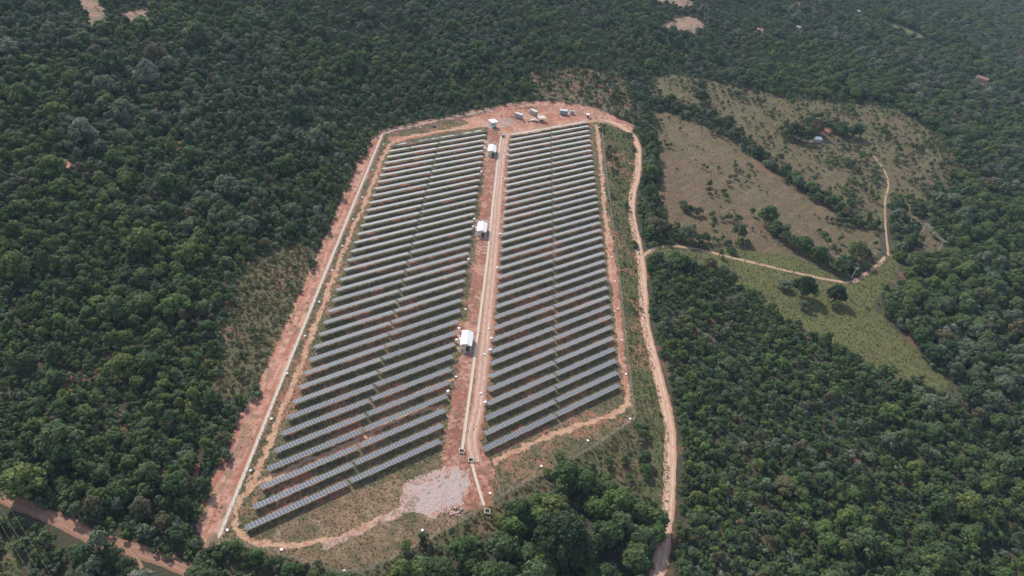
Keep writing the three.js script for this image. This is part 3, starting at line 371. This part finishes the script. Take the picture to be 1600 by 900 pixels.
// ---------------------------------------------------------------- the solar tables
const ORD = ['', 'first', 'second', 'third', 'fourth', 'fifth', 'sixth', 'seventh', 'eighth', 'ninth', 'tenth', 'eleventh', 'twelfth', 'thirteenth', 'fourteenth', 'fifteenth', 'sixteenth', 'seventeenth', 'eighteenth', 'nineteenth', 'twentieth'];
const ordinal = n => n <= 20 ? ORD[n] : n < 30 ? 'twenty-' + ORD[n - 20] : n === 30 ? 'thirtieth' : 'thirty-' + ORD[n - 30];
{
  const mod = (() => {                                                // a framed glass panel, 0.96 x 1.96 m
    const w = 0.482, l = 0.985, t = 0.04, f = 0.03, b = 0.052, pos = [], col = [];
    const quad = (p, c) => { for (const k of [0, 1, 2, 0, 2, 3]) { pos.push(...p[k]); col.push(...c); } };
    const ALU = [0.46, 0.47, 0.48], SHEET = [0.34, 0.35, 0.37], CELL = [0.068, 0.08, 0.115];
    const ring = (a, c, y, z, color) => { const A = [[-a[0], y, -a[1]], [-a[0], y, a[1]], [a[0], y, a[1]], [a[0], y, -a[1]]], B = [[-c[0], z, -c[1]], [-c[0], z, c[1]], [c[0], z, c[1]], [c[0], z, -c[1]]]; for (let k = 0; k < 4; k++) { const n = (k + 1) % 4; quad([A[k], A[n], B[n], B[k]], color); } };
    ring([w, l], [w - f, l - f], t, t, ALU); ring([w - f, l - f], [w - b, l - b], t, t, SHEET);
    const i = w - b, j = l - b; quad([[-i, t, -j], [-i, t, j], [i, t, j], [i, t, -j]], CELL);
    ring([w, l], [w, l], 0, t, ALU); quad([[-w, 0, -l], [w, 0, -l], [w, 0, l], [-w, 0, l]], SHEET);
    const g = new THREE.BufferGeometry(); g.setAttribute('position', new THREE.Float32BufferAttribute(pos, 3)); g.setAttribute('color', new THREE.Float32BufferAttribute(col, 3)); g.computeVertexNormals(); return g;
  })();
  const glass = new THREE.MeshPhysicalMaterial({ color: 0xffffff, vertexColors: true, roughness: 0.12, metalness: 0, ior: 1.55, clearcoat: 1, clearcoatRoughness: 0.05, side: THREE.DoubleSide });
  const steel = std(0.5, 0.5, 0.5, 0.45, { metalness: 0.6 });
  const tube = new THREE.CylinderGeometry(0.07, 0.07, 30.8, 8); tube.rotateZ(Math.PI / 2); tube.translate(-0.45, 1.2, 0); const tubeShort = new THREE.CylinderGeometry(0.07, 0.07, 29.7, 8); tubeShort.rotateZ(Math.PI / 2); tubeShort.translate(0, 1.2, 0);
  const post = box(0.12, 1.16, 0.16, 0, 0.58, 0);
  const O = [-54.488, -105.919], U = [43.5042, -44.034], V = [-0.6374, -6.6294], DV = 1.882, turn = 0.7914, r = rng(31);
  const COLS = [[0, 0.4818, 0, 'outer left column', 'the gravel lot'], [0.4965, 1, 0, 'left column beside the road', 'the gravel lot'], [1.2928, 1.784, DV, 'right column beside the road', 'the curved dirt path'], [1.797, 2.2863, DV, 'outer right column', 'the curved dirt path']];
  COLS.forEach(([u0, u1, dv, col, from], ci) => {
    for (let row = 1; row <= 36; row++) {
      const u = (u0 + u1) / 2, v = row - dv, pitch = (u1 - u0) * 61.9 / 30, tilt = -(0.185 + (r() - 0.5) * 0.07);
      const o = thing('solar_table', `solar table, ${col}, ${ordinal(row)} row up from ${from}`, 'solar table', O[0] + U[0] * u + V[0] * v, O[1] + U[1] * u + V[1] * v, turn, 'solar tables in rows');
      for (let k = 0; k < 30; k++) { const m = part(o, 'panel', mod, glass); m.position.set((k - 14.5) * pitch, 1.28, 0); m.rotation.x = tilt; }
      part(o, 'torque_tube', ci ? tubeShort : tube, steel);
      for (let k = 0; k < 5; k++) part(o, 'post', post, steel).position.x = (k - 2) * 7;
    }
  });
}

// ---------------------------------------------------------------- drains, fences
const concrete = new THREE.MeshStandardMaterial({ roughness: 0.95, map: tex(128, 512, (i, j, o) => { const n = noise(i * 0.09, j * 0.11), f = hash(i, j), s = noise(i * 0.02 + 7, j * 0.02); const k = 0.78 + 0.3 * n + 0.1 * f; o[0] = 0.56 * k; o[1] = 0.5 * k - 0.03 * s; o[2] = 0.44 * k - 0.04 * s; }, true) });
const white = std(0.74, 0.74, 0.73, 0.6), dark = std(0.05, 0.05, 0.055, 0.8);
function channel(label, pts, width, group) {                          // a concrete U, precast lengths with open joints, standing a little proud of the soil
  const p = smooth(pts, 2.0), o = thing('drain_channel', label, 'drain channel', p[0][0], p[0][1], 0, group), geos = {};
  for (let k = 0; k + 1 < p.length; k++) {
    const [ax, az] = p[k], [bx, bz] = p[k + 1], l = Math.hypot(bx - ax, bz - az), key = l.toFixed(2), t = 0.13;
    geos[key] ??= mergeGeometries([box(width, 0.05, l - 0.04, 0, 0.045, 0), box(t, 0.16, l - 0.04, -width / 2 - t / 2, 0.08, 0), box(t, 0.16, l - 0.04, width / 2 + t / 2, 0.08, 0)]);
    const m = part(o, 'channel_length', geos[key], concrete); m.position.set((ax + bx) / 2 - p[0][0], 0.02, (az + bz) / 2 - p[0][1]); m.rotation.y = Math.atan2(bx - ax, bz - az);
  }
  return o;
}
channel('long pale concrete drain along the left edge of the solar farm', [[-85.7,-356.3],[-79.7,-294.1],[-72.4,-220.2],[-67.1,-167.9],[-63.8,-135.8],[-61,-108.7]], 0.75, 'concrete drains');
channel('pale concrete drain beside the red service road', [[-24.9,-387.1],[-23.1,-365],[-17.9,-309.7],[-13.4,-265.6],[-9.3,-218.1],[-6.9,-189],[-4.2,-155.8]], 0.75, 'concrete drains');
channel('short concrete drain running down from the gravel lot into the trees', [[-0.4,-151.9],[2.1,-145.8],[5.9,-137.2]], 0.6, 'concrete drains');
channel('concrete drain along the top left edge above the first panel row', [[-87.8,-350.1],[-85.2,-358.2],[-72,-376.8],[-51.3,-402.4],[-35,-421.7]], 0.6, 'concrete drains');
for (const [x, z, label] of [[-4.2, -155.3, 'concrete drain pit at the lower end of the service road drain'], [-0.8, -152.6, 'concrete inlet pit with pale rim above the short drain'], [7.2, -135.3, 'concrete outlet apron at the foot of the short drain']]) {
  const o = thing('drain_pit', label, 'drain pit', x, z, 0.1);
  part(o, 'rim', mergeGeometries([box(1.7, 0.5, 0.18, 0, 0.25, -0.76), box(1.7, 0.5, 0.18, 0, 0.25, 0.76), box(0.18, 0.5, 1.34, -0.76, 0.25, 0), box(0.18, 0.5, 1.34, 0.76, 0.25, 0)]), concrete);
  part(o, 'pit_floor', box(1.32, 0.04, 1.32, 0, 0.03, 0), dark);
}
const galv = std(0.42, 0.43, 0.42, 0.6, { metalness: 0.3 });
function fence(label, pts) {
  const p = smooth(pts, 3), o = thing('wire_fence', label, 'fence', p[0][0], p[0][1]), pg = box(0.11, 2.3, 0.11, 0, 1.15, 0), wires = [];
  p.forEach(([x, z], k) => {
    part(o, 'post', pg, concrete).position.set(x - p[0][0], 0, z - p[0][1]);
    if (!k) return;
    const [ax, az] = p[k - 1], l = Math.hypot(x - ax, z - az), ry = Math.atan2(x - ax, z - az);
    for (const h of [0.1, 0.45, 0.8, 1.15, 1.5, 1.85, 2.2]) wires.push(box(0.012, 0.012, l, (x + ax) / 2 - p[0][0], h, (z + az) / 2 - p[0][1], ry));
  });
  const w = part(o, 'wire_mesh', mergeGeometries(wires), galv); w.userData.kind = 'stuff';
}
fence('wire fence along the left drain of the solar farm', [[-84.3,-356.2],[-71.4,-219.7],[-66.3,-167.6],[-60.2,-108.3]]);
fence('wire fence along the top edge behind the yard', [[-85.1,-359.1],[-57.3,-394.2],[-33.2,-422.7],[-13.2,-440.6],[17.3,-445.5],[30.4,-441.3]]);
fence('wire fence down the right side of the solar farm', [[31.7,-437],[35.8,-378.4],[40.6,-322.9],[44.4,-278.3],[48.4,-225.6],[51.5,-186.5]]);
fence('wire fence along the lower right edge above the trees', [[51.5,-185.9],[32.2,-163.1],[13.4,-144.7],[7.1,-137.1]]);
fence('wire fence along the bottom left corner of the solar farm', [[-60,-108],[-43.5,-107.7],[-25.2,-106.7],[-11.6,-117.5],[4.5,-134.1]]);

// ---------------------------------------------------------------- little white boxes: combiner boxes at the row ends, cable pit lids along the tracks
{
  const post = box(0.08, 1.0, 0.08, 0, 0.5, 0), body = box(0.95, 1.05, 0.42, 0, 1.15, 0), hood = box(1.05, 0.05, 0.75, 0, 1.71, 0.05);
  const list = [[-16.2, -212, 'at the row end just above the nearest white shed'], [-15.8, -205.3, 'at the row end just left of the nearest white shed'], [-3.5, -210.5, 'right of the road opposite the nearest shed'], [-3, -203.9, 'right of the road just below the nearest shed'], [-13.6, -178.5, 'at the left row end well below the nearest shed'], [-0.5, -177.3, 'right of the road near its lower end'],
    [-24.1, -290.9, 'at the row end beside the middle shed, upper of two'], [-23.4, -284.2, 'at the row end beside the middle shed, lower of two'], [-31.9, -372.1, 'at the row end beside the far shed, upper of two'], [-31.2, -365.3, 'at the row end beside the far shed, lower of two'], [-19, -370.4, 'right of the road opposite the far shed, upper of two'], [-18.3, -363.4, 'right of the road opposite the far shed, lower of two'],
    [-15.7, -335.8, 'right of the road between the far and middle sheds'], [-28.4, -337.6, 'left of the road between the far and middle sheds'], [-20.8, -258, 'left of the road below the middle shed'], [-8.1, -256.4, 'right of the road below the middle shed'], [-10.7, -283.1, 'right of the road opposite the middle shed']];
  for (const [x, z, w] of list) { const o = thing('combiner_box', 'white combiner box on posts ' + w, 'electrical box', x, z, 0.79, 'combiner boxes at the row ends'); part(o, 'cabinet', body, white); part(o, 'hood', hood, white); for (const s of [-0.38, 0.38]) part(o, 'leg', post, galv).position.x = s; }
  const lid = box(0.78, 0.08, 0.7, 0, 0.27, 0), pit = box(0.66, 0.23, 0.58, 0, 0.115, 0);
  const lids = [['beside the left perimeter track', [[-82.1,-345.8],[-79.5,-317],[-76.6,-289.9],[-74.9,-270.5],[-72.8,-249],[-71.3,-231.3],[-69.4,-210.8],[-67.7,-191],[-66.7,-171.5],[-63.9,-151.4],[-61.9,-131.3],[-59.8,-111.4]]], ['along the bottom edge of the farm', [[-44.2,-109.4],[-26.7,-107.3],[-9.7,-124.4],[7,-141.9],[21.3,-156.5],[35.6,-171.6],[50,-186]]], ['beside the right perimeter track', [[30.4,-429.2],[32,-409.2],[33.7,-388.1],[35.4,-367.5],[36.6,-346.8],[37.8,-327.2],[39.8,-306.5],[41.6,-286.8],[43.3,-267.8],[44.8,-248.2],[46.6,-228.1],[48.4,-208.6]]], ['beside the service road', [[-30.6,-380.1],[-19.7,-360.7],[-17.7,-339.4],[-25.4,-324.8],[-15.9,-225.6],[-5.4,-217.1],[-4.5,-202.3],[-12.3,-187.5],[-2.6,-182.3]]], ['along the top edge of the farm', [[-83.1,-359.8],[-69.1,-375.2],[-40.7,-405.5],[-18.6,-423.9]]]];
  for (const [w, pts] of lids) pts.forEach(([x, z], k) => { const o = thing('cable_pit', `small white cable pit lid ${w}, ${ordinal(k + 1)} from ${w.includes('bottom') || w.includes('top') ? 'the left' : 'the top'}`, 'cable pit', x, z, 0.3 + k * 0.4, 'white cable pits'); part(o, 'surround', pit, concrete); part(o, 'lid', lid, white); });
}

// ---------------------------------------------------------------- sheds by the road
const roofWhite = new THREE.MeshStandardMaterial({ color: new THREE.Color(0.8, 0.81, 0.82), roughness: 0.45 }), wall = std(0.62, 0.56, 0.5, 0.9), metalGrey = std(0.36, 0.38, 0.4, 0.55, { metalness: 0.2 }), roofRib = (w, l, n) => { const g = [box(w, 0.05, l)]; for (let k = 0; k < n; k++) g.push(box(w, 0.03, 0.05, 0, 0.0395, (k + 0.5) / n * l - l / 2)); return mergeGeometries(g); };
function shed(x, z, label) {
  const o = thing('equipment_shed', label, 'shed', x, z, 0.0926, 'white roofed sheds along the service road'), W = 3.7, L = 7.4, h = 2.75, rise = 0.62;
  const gable = s => { const sh = new THREE.Shape([new THREE.Vector2(-W / 2, 0), new THREE.Vector2(W / 2, 0), new THREE.Vector2(W / 2, h), new THREE.Vector2(0, h + rise), new THREE.Vector2(-W / 2, h)]); const g = new THREE.ExtrudeGeometry(sh, { depth: 0.15, bevelEnabled: false }); g.translate(0, 0, s * (L / 2 - 0.075) - 0.075); return g; };
  part(o, 'end_wall', gable(-1), wall); part(o, 'end_wall', gable(1), wall);
  for (const s of [-1, 1]) part(o, 'side_wall', box(0.15, h, L - 0.32, s * (W / 2 - 0.075), h / 2, 0), wall);
  const sl = Math.hypot(W / 2 + 0.3, (W / 2 + 0.3) * rise / (W / 2));
  for (const s of [-1, 1]) { const g = roofRib(sl, L + 0.5, 14); g.rotateZ(-s * Math.atan2(rise, W / 2)); g.translate(s * (W / 2 + 0.3) / 2, h + rise - (W / 2 + 0.3) / 2 * rise / (W / 2) + 0.06, 0); part(o, 'roof_slope', g, roofWhite); }
  part(o, 'ridge_cap', box(0.24, 0.05, L + 0.52, 0, h + rise + 0.115, 0), roofWhite);
  const d = part(o, 'door', box(1.5, 2.2, 0.06, 0.85, 1.12, L / 2 + 0.04), dark); part(d, 'handle', box(0.04, 0.2, 0.05, 0.3, 1.1, L / 2 + 0.09), galv);
  part(o, 'vent', box(0.9, 0.5, 0.05, -0.8, 2.0, L / 2 + 0.03), metalGrey);
  part(o, 'concrete_step', box(1.0, 0.28, 1.5, -0.1, 0.16, L / 2 + 0.85), std(0.5, 0.45, 0.4));
  part(o, 'side_hood', box(1.1, 0.12, 0.9, -W / 2 - 0.57, 2.1, 0.1), white); part(o, 'side_door', box(0.05, 2.0, 0.9, -W / 2 - 0.03, 1.02, 0.1), metalGrey);
  return o;
}
shed(-12.1, -205.9, 'nearest white-roofed equipment shed beside the red service road'); shed(-19.2, -283.4, 'middle white-roofed equipment shed beside the red service road'); shed(-26.9, -363.8, 'farthest white-roofed equipment shed beside the red service road');
// ---------------------------------------------------------------- the yard at the top
{
  const o = thing('control_hut', 'pale grey flat-roofed hut standing at the head of the service road', 'hut', -31.7, -397.6, 0.72), W = 3.7, D = 3.3, H = 3.3, pw = std(0.55, 0.6, 0.66, 0.7);
  part(o, 'wall', box(W, H, D, 0, H / 2 + 0.12, 0), pw); part(o, 'roof', box(W + 0.9, 0.14, D + 0.9, 0, H + 0.19, 0), roofWhite); part(o, 'plinth', box(W + 0.5, 0.12, D + 0.5, 0, 0.06, 0), concrete);
  const d = part(o, 'door', box(0.95, 2.1, 0.06, 0.7, 1.2, D / 2 + 0.03), metalGrey); part(d, 'handle', box(0.05, 0.2, 0.05, 1.0, 1.2, D / 2 + 0.08), dark);
  const w = part(o, 'window', box(0.9, 0.7, 0.05, -0.85, 2.0, D / 2 + 0.03), std(0.08, 0.1, 0.12, 0.15)); part(w, 'frame', box(1.02, 0.06, 0.06, -0.85, 1.62, D / 2 + 0.035), white);
  part(o, 'step', box(1.3, 0.3, 1.0, 0.7, 0.16, D / 2 + 0.8), dark);
}
function container(x, z, tx, tz, L, label, tint) {
  const a = Math.atan2(-(tz - z), tx - x), o = thing('site_container', label, 'container', (x + tx) / 2, (z + tz) / 2, a), W = 2.35, H = 2.5, m = std(...tint, 0.55, { metalness: 0.15 });
  const g = [box(L, H, W, 0, H / 2 + 0.15, 0)]; for (let k = 0; k < L / 0.4 - 1; k++) for (const s of [-1, 1]) g.push(box(0.18, H - 0.3, 0.05, -L / 2 + 0.4 + k * 0.4, H / 2 + 0.15, s * (W / 2 + 0.0255)));
  part(o, 'body', mergeGeometries(g), m); part(o, 'roof', box(L + 0.06, 0.08, W + 0.06, 0, H + 0.192, 0), std(0.55, 0.56, 0.57, 0.6));
  for (const s of [-1, 1]) { const d = part(o, 'door', box(0.06, H - 0.3, W / 2 - 0.12, L / 2 + 0.03, H / 2 + 0.15, s * W / 4), metalGrey); part(d, 'lock_bar', box(0.05, H - 0.4, 0.05, L / 2 + 0.085, H / 2 + 0.15, s * W / 4 - 0.2), dark); }
  for (const s of [-1, 1]) part(o, 'skid', box(L - 0.3, 0.13, 0.18, 0, 0.075, s * 0.8), dark);
}
container(-21.1, -418.5, -16.2, -417.3, 4.6, 'grey container at the left of the yard', [0.36, 0.39, 0.42]);
container(-12.7, -428.8, -8.5, -426.6, 4.6, 'grey container beside the open shelter in the yard', [0.4, 0.42, 0.45]);
container(4.7, -437.7, 9.9, -439.1, 4.9, 'long grey container with pale roof beside the transformer', [0.3, 0.33, 0.37]);
{
  const o = thing('open_shelter', 'open-sided shelter with pale roof in the yard', 'shelter', -5.1, -420.5, 0.5);
  part(o, 'roof', roofRib(4.8, 3.8, 10).rotateZ(0.06).translate(0, 2.55, 0), std(0.62, 0.6, 0.56, 0.7));
  for (const [x, z] of [[-2, -1.5], [2, -1.5], [-2, 1.5], [2, 1.5]]) part(o, 'post', box(0.12, 2.42, 0.12, x, 1.21, z), dark);
  part(o, 'work_table', box(2.4, 0.08, 1.2, 0.5, 0.8, 0), std(0.3, 0.22, 0.15)); part(o, 'table_trestle', box(2.0, 0.76, 0.9, 0.5, 0.38, 0), dark);
  const t = thing('transformer', 'pale grey transformer with cooling fins beside the long container', 'transformer', 12, -441.4, 0.5), c = std(0.55, 0.57, 0.6, 0.6);
  part(t, 'tank', box(1.8, 1.9, 1.2, 0, 1.15, 0), c); part(t, 'pad', box(2.6, 0.2, 2.0, 0, 0.1, 0), concrete);
  for (let k = 0; k < 8; k++) for (const s of [-1, 1]) part(t, 'cooling_fin', box(0.05, 1.4, 0.45, -0.75 + k * 0.21, 1.15, s * 0.83), c);
  for (let k = -1; k <= 1; k++) part(t, 'bushing', new THREE.CylinderGeometry(0.06, 0.1, 0.6, 8).translate(k * 0.5, 2.4, 0), std(0.3, 0.12, 0.08, 0.4));
  const s = thing('switchgear_cabinet', 'narrow pale switchgear cabinet right of the transformer', 'cabinet', 13.6, -441.8, 0.4); part(s, 'cabinet', box(1.0, 2.2, 0.8, 0, 1.15, 0), c); part(s, 'cabinet_roof', box(1.15, 0.06, 0.95, 0, 2.29, 0), white); part(s, 'door', box(0.8, 1.8, 0.04, 0, 1.15, 0.42), metalGrey);
  const b = thing('guard_booth', 'tiny white-roofed booth beside the entrance gate', 'booth', 22.7, -441.7, 0.3); part(b, 'wall', box(1.5, 2.1, 1.5, 0, 1.05, 0), std(0.3, 0.28, 0.28)); part(b, 'roof', box(2.1, 0.12, 2.1, 0, 2.17, 0), roofWhite); part(b, 'door', box(0.7, 1.8, 0.05, 0, 0.92, 0.78), dark);
  const g = thing('entrance_gate', 'white entrance gate across the road at the top right corner', 'gate', 31.8, -441.6, 0.5); for (const x of [-2, 2]) part(g, 'gate_post', box(0.25, 2.6, 0.25, x, 1.3, 0), white); part(g, 'gate_leaf', mergeGeometries([box(3.7, 0.06, 0.05, 0, 0.3, 0), box(3.7, 0.06, 0.05, 0, 1.1, 0), box(3.7, 0.06, 0.05, 0, 1.9, 0), ...[-1.5, -0.75, 0, 0.75, 1.5].map(x => box(0.05, 1.54, 0.04, x, 1.1, 0))]), galv);
  const v = thing('water_trailer', 'small pale tank trailer at the head of the service road', 'trailer', -23.8, -387.3, 0.6), tank = new THREE.CapsuleGeometry(0.5, 1.0, 6, 14); tank.rotateZ(Math.PI / 2); tank.translate(0, 1.15, 0);
  part(v, 'tank', tank, std(0.6, 0.58, 0.55, 0.6)); part(v, 'chassis', box(2.2, 0.14, 1.1, 0, 0.57, 0), metalGrey); part(v, 'drawbar', box(1.1, 0.08, 0.1, 1.6, 0.5, 0), dark); for (const q of [-1, 1]) { const w = new THREE.CylinderGeometry(0.36, 0.36, 0.22, 16); w.rotateX(Math.PI / 2); w.translate(-0.2, 0.36, q * 0.68); part(v, 'wheel', w, dark); }
  const p2 = thing('pickup', 'pale pickup parked beside the open shelter', 'vehicle', -8.8, -418, 0.3), body = new THREE.Shape([[-2.2, 0.4], [2.2, 0.4], [2.25, 0.85], [1.2, 1.0], [0.7, 1.55], [-0.5, 1.6], [-0.65, 1.0], [-2.2, 0.98]].map(q => new THREE.Vector2(...q))), bg = new THREE.ExtrudeGeometry(body, { depth: 1.5, bevelEnabled: true, bevelSize: 0.06, bevelThickness: 0.08, bevelSegments: 2 }); bg.translate(0, 0, -0.75);
  part(p2, 'body', bg, std(0.6, 0.6, 0.6, 0.35)); for (const x of [-1.4, 1.4]) for (const z of [-0.8, 0.8]) { const w = new THREE.CylinderGeometry(0.36, 0.36, 0.2, 16); w.rotateX(Math.PI / 2); w.translate(x, 0.36, z); part(p2, 'wheel', w, dark); } part(p2, 'windscreen', box(0.04, 0.5, 1.3, 0, 0, 0).rotateZ(0.72).translate(1.01, 1.31, 0), std(0.03, 0.04, 0.05, 0.1));
  for (const [x, z, n, label] of [[-14.7, -413.2, 5, 'stack of dark pallets in the middle of the yard'], [-12, -415.2, 4, 'stack of pale timber pallets left of the open shelter'], [-22.5, -417.2, 4, 'pallets leaning low beside the left container']]) { const q = thing('pallet_stack', label, 'pallets', x, z, 0.4 + n); for (let k = 0; k < n; k++) part(q, 'pallet', mergeGeometries([box(1.2, 0.03, 1.0, 0, 0.13, 0), box(1.2, 0.09, 0.1, 0, 0.065, -0.45), box(1.2, 0.09, 0.1, 0, 0.065, 0), box(1.2, 0.09, 0.1, 0, 0.065, 0.45)]).translate(0, k * 0.15, 0), std(0.26, 0.2, 0.15)); }
  const hp = new THREE.IcosahedronGeometry(1.3, 3), P = hp.attributes.position; for (let k = 0; k < P.count; k++) { const s2 = 0.75 + 0.5 * noise(P.getX(k) * 1.6 + 9, P.getZ(k) * 1.6 + P.getY(k) * 1.3); P.setXYZ(k, P.getX(k) * s2, Math.max(0, P.getY(k) * s2 * 0.7), P.getZ(k) * s2); } hp.computeVertexNormals();
  const heap = thing('covered_heap', 'dark covered heap on the bare earth above the left panel rows', 'heap', -62.4, -379.8); part(heap, 'cover', hp, std(0.035, 0.04, 0.06, 0.6)); part(heap, 'ballast_board', box(1.6, 0.05, 0.2, 0, 0.03, 1.45), std(0.3, 0.24, 0.18));
  const dp = thing('short_post', 'short dark post standing in the yard near the top drain', 'post', -28.6, -413.2); part(dp, 'post', box(0.4, 1.7, 0.4, 0, 0.85, 0), dark); part(dp, 'footing', box(0.7, 0.12, 0.7, 0, 0.06, 0), concrete);
}
{
  const o = thing('rock_pile', 'pile of pale broken rock at the lower edge of the gravel lot', 'rocks', -3.2, -132.7), r = rng(8);
  for (let k = 0; k < 26; k++) { const g = new THREE.IcosahedronGeometry(0.22 + 0.3 * r(), 1), P = g.attributes.position; for (let i = 0; i < P.count; i++) { const s = 0.75 + 0.5 * hash(Math.round(P.getX(i) * 50) + k * 7, Math.round(P.getY(i) * 50) + Math.round(P.getZ(i) * 31)); P.setXYZ(i, P.getX(i) * s, P.getY(i) * s * 0.7, P.getZ(i) * s); } g.computeVertexNormals(); const a = r() * 6.28, d = 2.6 * Math.sqrt(r()); part(o, 'rock', g, std(0.4 + 0.12 * r(), 0.34, 0.31)).position.set(Math.cos(a) * d * 1.6, 0.08, Math.sin(a) * d); }
}
// ---------------------------------------------------------------- power poles and wires
const poleMat = std(0.5, 0.48, 0.45, 0.9);
function pole(label, x, z, h, turn, arm = 2.2, extra) {
  const o = thing('power_pole', label, 'power pole', x, z, turn, 'power poles');
  part(o, 'shaft', new THREE.CylinderGeometry(0.11, 0.19, h, 10).translate(0, h / 2, 0), poleMat);
  if (arm) { part(o, 'crossarm', box(arm, 0.12, 0.1, 0, h - 0.35, 0.16), poleMat); for (const s of [-1, 0, 1]) part(o, 'insulator', new THREE.CylinderGeometry(0.06, 0.09, 0.28, 8).translate(s * (arm / 2 - 0.1), h - 0.15, 0.16), white); }
  if (extra) { part(o, 'transformer_can', new THREE.CylinderGeometry(0.3, 0.3, 0.9, 12).translate(0.42, h - 2.2, 0), metalGrey); part(o, 'lower_crossarm', box(1.8, 0.1, 0.1, 0, h - 3.0, 0.16), poleMat); }
  return [x, h - 0.05, z, turn, arm];
}
function wires(label, a, b, sag, r = 0.014) {
  const ends = s => [a, b].map(([x, y, z, t, w]) => new THREE.Vector3(x + Math.cos(t) * s * (w / 2 - 0.1), y, z - Math.sin(t) * s * (w / 2 - 0.1)));
  ['near', 'middle', 'far'].forEach((which, k) => { const [p, q] = ends(k - 1), pts = []; for (let i = 0; i <= 14; i++) { const t = i / 14, v = p.clone().lerp(q, t); v.y -= sag * 4 * t * (1 - t); pts.push(v); } put(new THREE.Mesh(new THREE.TubeGeometry(new THREE.CatmullRomCurve3(pts), 28, r, 5), galv), 'power_wire', { label: label + ', ' + which + ' strand', category: 'wire', group: 'power wires' }); });
}
const P1 = pole('tall pole with transformer can above the yard', 16.8, -450, 8.5, 0.6, 2.0, true), P2 = pole('tallest pole behind the entrance gate', 32.5, -454.1, 12, 0.6), P4 = pole('thin short pole beside the tallest pole at the gate', 31.4, -455.6, 4.5, 0.6, 0), P3 = pole('pole on the scrubby edge right of the gate', 45.5, -454, 7, 0.2);
const PA = pole('pole standing in the brown field', 84.6, -413.9, 7, 0.2), PB = pole('pole at the foot of the hedge above the farm track', 152, -320.2, 8.5, 0.4), PC = pole('pole beside the bend of the farm track', 161.4, -316, 6.5, 0.4), PD = pole('pole at the edge of the tall forest, upper end of the bright span', 215.4, -378, 9, 0.1, 2.6), PE = pole('pole at the edge of the tall forest, lower end of the bright span', 219, -360.7, 9, 0.1, 2.6);
wires('power wire from the yard to the gate', P1, P2, 0.6); wires('power wire from the gate to the scrubby edge', P2, P3, 0.5); wires('power wire over the brown field', P3, PA, 1.2, 0.02); wires('power wire from the brown field to the hedge', PA, PB, 2.5, 0.012); wires('power wire beside the farm track', PB, PC, 0.4); wires('bright power wire at the edge of the tall forest', PD, PE, 0.5, 0.05);
const PF = pole('pole outside the left edge carrying the corner wires', -142.5, -121.6, 10, 0.9, 3.4), PG = pole('pole below the bottom left corner carrying the corner wires', -72.8, -71.5, 10, 0.9, 3.4);
wires('power wire crossing the bottom left corner', PF, PG, 0.6, 0.01);
// ---------------------------------------------------------------- farmsteads
function farmhouse(name, label, x, z, turn, W, L, h, roofTint, wallTint) {
  const o = thing(name, label, 'house', x, z, turn), wm = std(...wallTint), rm = std(...roofTint, 0.7), rise = W * 0.2, sl = Math.hypot(W / 2 + 0.4, (W / 2 + 0.4) * 0.4);
  const sh = new THREE.Shape([[-W / 2, 0], [W / 2, 0], [W / 2, h], [0, h + rise], [-W / 2, h]].map(q => new THREE.Vector2(...q))), g = new THREE.ExtrudeGeometry(sh, { depth: L, bevelEnabled: false }); g.translate(0, 0, -L / 2); part(o, 'wall', g, wm);
  for (const s of [-1, 1]) part(o, 'roof_slope', roofRib(sl, L + 0.7, 12).rotateZ(-s * Math.atan(0.4)).translate(s * (W / 2 + 0.4) / 2, h + rise - (W / 2 + 0.4) * 0.2 + 0.08, 0), rm);
  part(o, 'door', box(0.9, 2.0, 0.06, 0.4, 1.0, L / 2 + 0.03), std(0.12, 0.08, 0.05)); for (const s of [-1, 1]) part(o, 'window', box(0.06, 0.9, 1.0, W / 2 + 0.03, 1.4, s * L * 0.25), dark);
}
farmhouse('farmhouse', 'small farmhouse with bluish tin roof in the grove', 178.9, -487.7, 1.9, 4.4, 6.6, 2.6, [0.34, 0.39, 0.46], [0.35, 0.34, 0.32]);
farmhouse('outbuilding', 'small red-roofed outbuilding in the farmhouse grove', 191.3, -507.2, 0.7, 3.4, 4.4, 2.3, [0.3, 0.1, 0.08], [0.3, 0.24, 0.2]);
farmhouse('forest_house', 'lone pink-roofed house in the far right forest', 394.3, -740.6, 1.2, 6, 10, 3.4, [0.3, 0.15, 0.12], [0.3, 0.26, 0.23]);
farmhouse('cottage', 'tiny pale cottage in the far forest near the top edge', 320.5, -919.4, 0.4, 3.2, 4.2, 2.6, [0.4, 0.4, 0.4], [0.4, 0.4, 0.38]);
farmhouse('small_hut', 'tiny pale hut in the far forest below the cottage', 223.5, -783, 0.9, 3, 4, 2.6, [0.4, 0.39, 0.38], [0.38, 0.36, 0.34]);

renderer.render(scene, camera);
